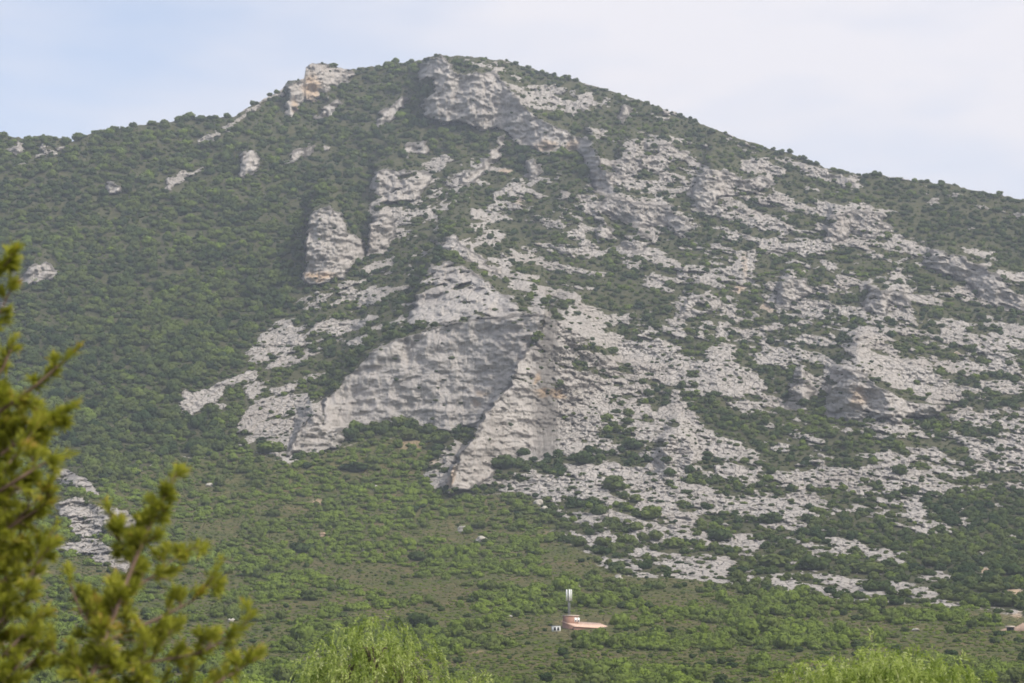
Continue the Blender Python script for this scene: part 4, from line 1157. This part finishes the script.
LIMBS = [
    # the leader that rises through the lower left
    (jl((-90, 800, .1), (-20, 770, 0), (40, 740, -.1), (82, 696, -.15), (108, 632, -.1), (128, 578, -.05), (152, 522, 0), (166, 494, 0)), .014, .005, dict(start=.3, length=.19, tipl=.10, every=.028)),
    (jl((122, 596, 0), (150, 578, .05), (178, 556, .08)), .006, .003, dict(length=.13, tipl=.11)),
    (jl((104, 642, 0), (150, 622, .05), (190, 602, .1), (205, 588, .1)), .007, .003, dict(length=.17, tipl=.12)),
    (jl((96, 668, 0), (150, 662, -.05), (200, 652, -.1), (232, 634, -.1)), .007, .003, dict(length=.17, tipl=.13)),
    (jl((92, 690, 0), (150, 690, 0), (200, 690, 0), (236, 672, .05)), .007, .003, dict(length=.17, tipl=.1)),
    (jl((104, 640, 0), (84, 618, .05), (72, 590, .1)), .006, .003, dict(length=.15, tipl=.09)),
    (jl((95, 672, 0), (60, 655, .1), (35, 640, .1)), .006, .003, dict(length=.18, tipl=.1)),
    (jl((140, 550, 0), (118, 540, .1), (112, 520, .1)), .006, .003, dict(length=.09, tipl=.06)),
    # the tree's own crown at the left edge
    (jl((-50, 330, 0), (-25, 300, .0), (-6, 275, .05), (8, 262, 0)), .007, .003, dict(length=.12, tipl=.09)),
    (jl((-50, 400, 0), (-20, 352, .1), (-4, 318, .1), (6, 300, .1)), .007, .003, dict(length=.12, tipl=.07)),
    (jl((-55, 470, 0), (-10, 420, 0), (30, 390, -.1), (58, 366, -.1)), .013, .004, dict(length=.17, tipl=.10)),
    (jl((-52, 410, .1), (-20, 390, .2), (0, 372, .2), (8, 356, .2)), .009, .004, dict(length=.14, tipl=.08)),
    (jl((-58, 520, 0), (-10, 462, .1), (30, 436, .1), (58, 416, 0)), .012, .004, dict(length=.17, tipl=.11)),
    (jl((-60, 540, 0), (-20, 505, -.1), (20, 478, -.15), (46, 462, -.1)), .012, .004, dict(length=.19, tipl=.10)),
    (jl((-62, 590, 0), (-20, 548, 0), (18, 522, .05), (40, 508, .05)), .012, .004, dict(length=.19, tipl=.09)),
    (jl((-64, 640, 0), (-20, 598, .1), (15, 572, .1), (34, 556, .1)), .012, .004, dict(length=.19, tipl=.10)),
    (jl((-66, 690, 0), (-30, 650, -.1), (0, 622, -.1), (20, 604, -.1)), .012, .004, dict(length=.19, tipl=.09)),
    (jl((-66, 720, 0), (-20, 700, 0), (10, 680, 0), (34, 660, 0)), .012, .004, dict(length=.19, tipl=.1)),
    (jl((-62, 600, .2), (-40, 520, .3), (-20, 470, .35), (0, 430, .3)), .012, .004, dict(length=.24, tipl=.14)),
    (jl((-70, 720, .2), (-45, 640, .3), (-20, 580, .35), (0, 540, .3)), .012, .004, dict(length=.24, tipl=.14)),
]
for k in range(10):
    vt = 420 + 26 * k
    tip = (jr.uniform(8, 46) * min(1, .3 + (vt - 300) / 160), vt + jr.uniform(-8, 8), jr.uniform(-.2, .3))
    LIMBS.append((jl((-64, vt + 110, jr.uniform(0, .3)), (-30, vt + 62, jr.uniform(0, .3)), (tip[0] * .5 - 10, vt + 28, tip[2]), tip), .007, .003, dict(length=.17, tipl=.1, every=.06)))
for pts, r0, r1, kw in LIMBS:
    wood = MB(); limb(pts, r0, r1, **kw)
    lo_ = wood.build('branch', M_JBARK); lo_.parent = jun; lo_.matrix_parent_inverse = Matrix.Translation(-Vector(base))
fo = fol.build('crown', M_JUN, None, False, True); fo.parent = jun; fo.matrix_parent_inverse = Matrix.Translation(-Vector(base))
print('JUN', fol.n // 4)

PEP_STOPS = [(0.0, (.09, .13, .035)), (.3, (.20, .26, .065)), (.6, (.34, .40, .12)), (.85, (.45, .50, .19)), (1.0, (.56, .58, .32))]
M_PEP = leaf_material('weeping_leaflets', PEP_STOPS, .42, 'GEOMETRY', 1.2)
def weeping_tree(dist, domes, ground_u, label, seed, nstr):
    """domes: (u, top v, half width in picture units) of the rounded tops that make the crown"""
    pr = np.random.default_rng(seed)
    px = dist / FPX
    gz_ = float(ground_z(dist)) - .15
    bx_ = P3(ground_u, 683, dist)[0]; basep = np.array([bx_, dist, gz_])
    root = empty('weeping_tree', basep)
    tag(root, label, 'tree', 'pale green weeping trees in the foreground')
    wd = MB(); fl = MB()
    tops = []
    for (u, v, hw) in domes:
        c = P3(u, v, dist); tops.append((c[0], dist + pr.uniform(-.3, .3), c[2], hw * px))
    hc = max(t[2] for t in tops)
    fork = basep + np.array([0, 0, (hc - gz_) * .35])
    wd.tube(catmull([basep, basep + [.08, .02, .8], fork], 6), np.linspace(.2, .13, 13), 10)
    tr = wd.build('trunk', M_STEM); tr.parent = root; tr.matrix_parent_inverse = Matrix.Translation(-Vector(basep))
    for (tx, ty, tz, rr) in tops:
        wd = MB()
        wd.tube(catmull([fork, fork * .5 + np.array([tx, ty, tz - .6]) * .5 + [0, 0, .2], [tx, ty, tz - .7]], 6), np.linspace(.09, .02, 13), 7)
        for k in range(9):
            a = pr.uniform(0, 6.28); e_ = [tx + rr * .6 * math.cos(a), ty + rr * .6 * math.sin(a), tz - .45 - rr * .35]
            wd.tube(catmull([[tx, ty, tz - 1.0], [tx + rr * .35 * math.cos(a), ty + rr * .35 * math.sin(a), tz - .6], e_], 4), np.linspace(.018, .006, 9), 5)
        ob = wd.build('branch', M_STEM); ob.parent = root; ob.matrix_parent_inverse = Matrix.Translation(-Vector(basep))
        ns = int(nstr * rr * rr)
        for k in range(ns):
            a = pr.uniform(0, 6.28); f = math.sqrt(pr.uniform()); rad = rr * f * pr.uniform(.85, 1.08)
            p = np.array([tx + rad * math.cos(a), ty + rad * math.sin(a), tz - .05 - rr * .95 * (1 - math.sqrt(max(0, 1 - (.93 * f) ** 2))) * 1.05 - abs(pr.normal()) * .16 - (pr.uniform() < .35) * pr.uniform(0, 1.0)])
            out = np.array([math.cos(a), math.sin(a), 0]) * (.35 + .5 * f)
            d = unit(out + np.array([0, 0, .75]) + pr.normal(size=3) * .45)
            ln = pr.uniform(.15, .62); n = int(ln / .035)
            tn = pr.uniform(.30, .92) - .3 * (pr.uniform() < .2)
            twist = pr.uniform(0, 3.14)
            for i in range(n):
                d = unit(d + np.array([0, 0, -.30 - .1 * (i / n)]) + pr.normal(size=3) * .06)
                p = p + d * .035
                sidev = unit(np.cross(d, [math.cos(twist), math.sin(twist), .3]))
                for sg in (-1, 1):
                    dv = unit(sidev * sg * .8 + d * .6 + np.array([0, 0, -.45]) + pr.normal(size=3) * .2)
                    l = pr.uniform(.045, .085); wv = unit(np.cross(dv, pr.normal(size=3))) * .0095
                    mid_ = p + dv * l * .5
                    fl.add([p, mid_ + wv, p + dv * l, mid_ - wv], [(0, 1, 2, 3)], None, tn + pr.normal() * .12)
    ob = fl.build('crown', M_PEP, None, False, True); ob.parent = root; ob.matrix_parent_inverse = Matrix.Translation(-Vector(basep))
    print('PEP', fl.n // 4)
    return root
weeping_tree(30.0, [(376, 609, 24), (345, 625, 28), (402, 626, 26), (422, 638, 17), (320, 644, 24), (372, 642, 54), (462, 667, 22), (490, 675, 16), (440, 686, 26)], 385, 'pale green weeping tree with a pointed top at the bottom centre', 3, 460)
weeping_tree(26.0, [(884, 643, 36), (848, 648, 34), (918, 646, 34), (815, 654, 28), (948, 651, 28), (972, 662, 22), (796, 666, 20), (880, 660, 76)], 890, 'pale green weeping tree with a broad flat top at the bottom right', 4, 560)
weeping_tree(33.0, [(228, 662, 18), (205, 672, 24), (168, 670, 20), (245, 682, 14)], 205, 'pale green weeping tree mostly hidden behind the juniper branch', 6, 420)


# ------------------------------------------------------------------ sky, sun, haze
SUN_EL, SUN_AZ = R(46), R(130)        # azimuth measured to the right of straight ahead
w = bpy.data.worlds.new('World'); SC.world = w; w.use_nodes = True
nt = w.node_tree; nt.nodes.clear(); g = NG(nt)
skyn = g.n('ShaderNodeTexSky', sky_type='NISHITA', sun_disc=False, sun_elevation=SUN_EL, sun_rotation=SUN_AZ)
skyn.altitude = 50; skyn.air_density = 1.0; skyn.dust_density = 2.0; skyn.ozone_density = 1.0
tc = g.n('ShaderNodeTexCoord').outputs['Generated']
# thin veil of cloud, thicker to the right
cn = g.noise(g.scale(tc, (2.2, 2.2, 7.0)), 1.6, 4, .55)
sepx = g.n('ShaderNodeSeparateXYZ', i_0=tc)
veil = g.math('ADD', g.math('MULTIPLY', sepx.outputs[0], 1.3), g.math('MULTIPLY', g.math('SUBTRACT', cn, .5), 1.9))
veil = g.rng(veil, -.42, .20, .32, .95)
glow = g.n('ShaderNodeVectorMath', operation='DOT_PRODUCT', i_0=tc, i_1=(math.sin(SUN_AZ) * math.cos(SUN_EL), math.cos(SUN_AZ) * math.cos(SUN_EL), math.sin(SUN_EL))).outputs['Value']
glow = g.math('POWER', g.math('MAXIMUM', glow, 0.0), 2.5)
cloud = g.mix(g.math('MULTIPLY', glow, 1.0, True), rgb(4.35, 4.2, 4.35), rgb(9.5, 9.2, 8.8))
skc = g.mix(veil, skyn.outputs[0], cloud)
bg = g.n('ShaderNodeBackground', i_Color=skc, i_Strength=.15)
nt.links.new(bg.outputs[0], g.n('ShaderNodeOutputWorld').inputs[0])

ld = bpy.data.lights.new('sun', 'SUN'); ld.energy = 2.5; ld.angle = R(.6); ld.color = (1, .95, .87)
lo = link(bpy.data.objects.new('sun', ld))
sd = Vector((math.sin(SUN_AZ) * math.cos(SUN_EL), math.cos(SUN_AZ) * math.cos(SUN_EL), math.sin(SUN_EL)))
lo.rotation_euler = sd.to_track_quat('Z', 'Y').to_euler()
lo.location = (200, -50, 300)

HAZE = 1.35e-4
if HAZE:
    hb = MB(); hb.box(-7300, 7300, -7300, 7800, -19, 690)
    hm, hnt = new_mat('air'); hg = NG(hnt)
    pv = hg.n('ShaderNodeVolumePrincipled'); pv.inputs['Color'].default_value = (.78, .86, 1.0, 1); pv.inputs['Density'].default_value = HAZE; pv.inputs['Anisotropy'].default_value = .2
    hnt.links.new(pv.outputs[0], hg.n('ShaderNodeOutputMaterial').inputs['Volume'])
    ho = hb.build('haze', hm); tag(ho, 'thin pale haze filling the air before the mountain', None, None, 'stuff')

# ------------------------------------------------------------------ camera and view
cd = bpy.data.cameras.new('camera'); cd.lens = LENS; cd.sensor_width = 36; cd.clip_start = .1; cd.clip_end = 30000
cd.dof.use_dof = True; cd.dof.focus_distance = 1150; cd.dof.aperture_fstop = 4.6
co = link(bpy.data.objects.new('camera', cd)); co.location = (0, 0, EYE); co.rotation_euler = (math.pi / 2 + PITCH, 0, 0)
SC.camera = co
SC.view_settings.view_transform = 'Standard'; SC.view_settings.look = 'None'; SC.view_settings.exposure = 0.60; SC.view_settings.gamma = 1
cy = SC.cycles
cy.max_bounces = 4; cy.diffuse_bounces = 2; cy.glossy_bounces = 1; cy.transmission_bounces = 2; cy.volume_bounces = 0; cy.transparent_max_bounces = 4
cy.use_denoising = True
cy.filter_width = 1.7
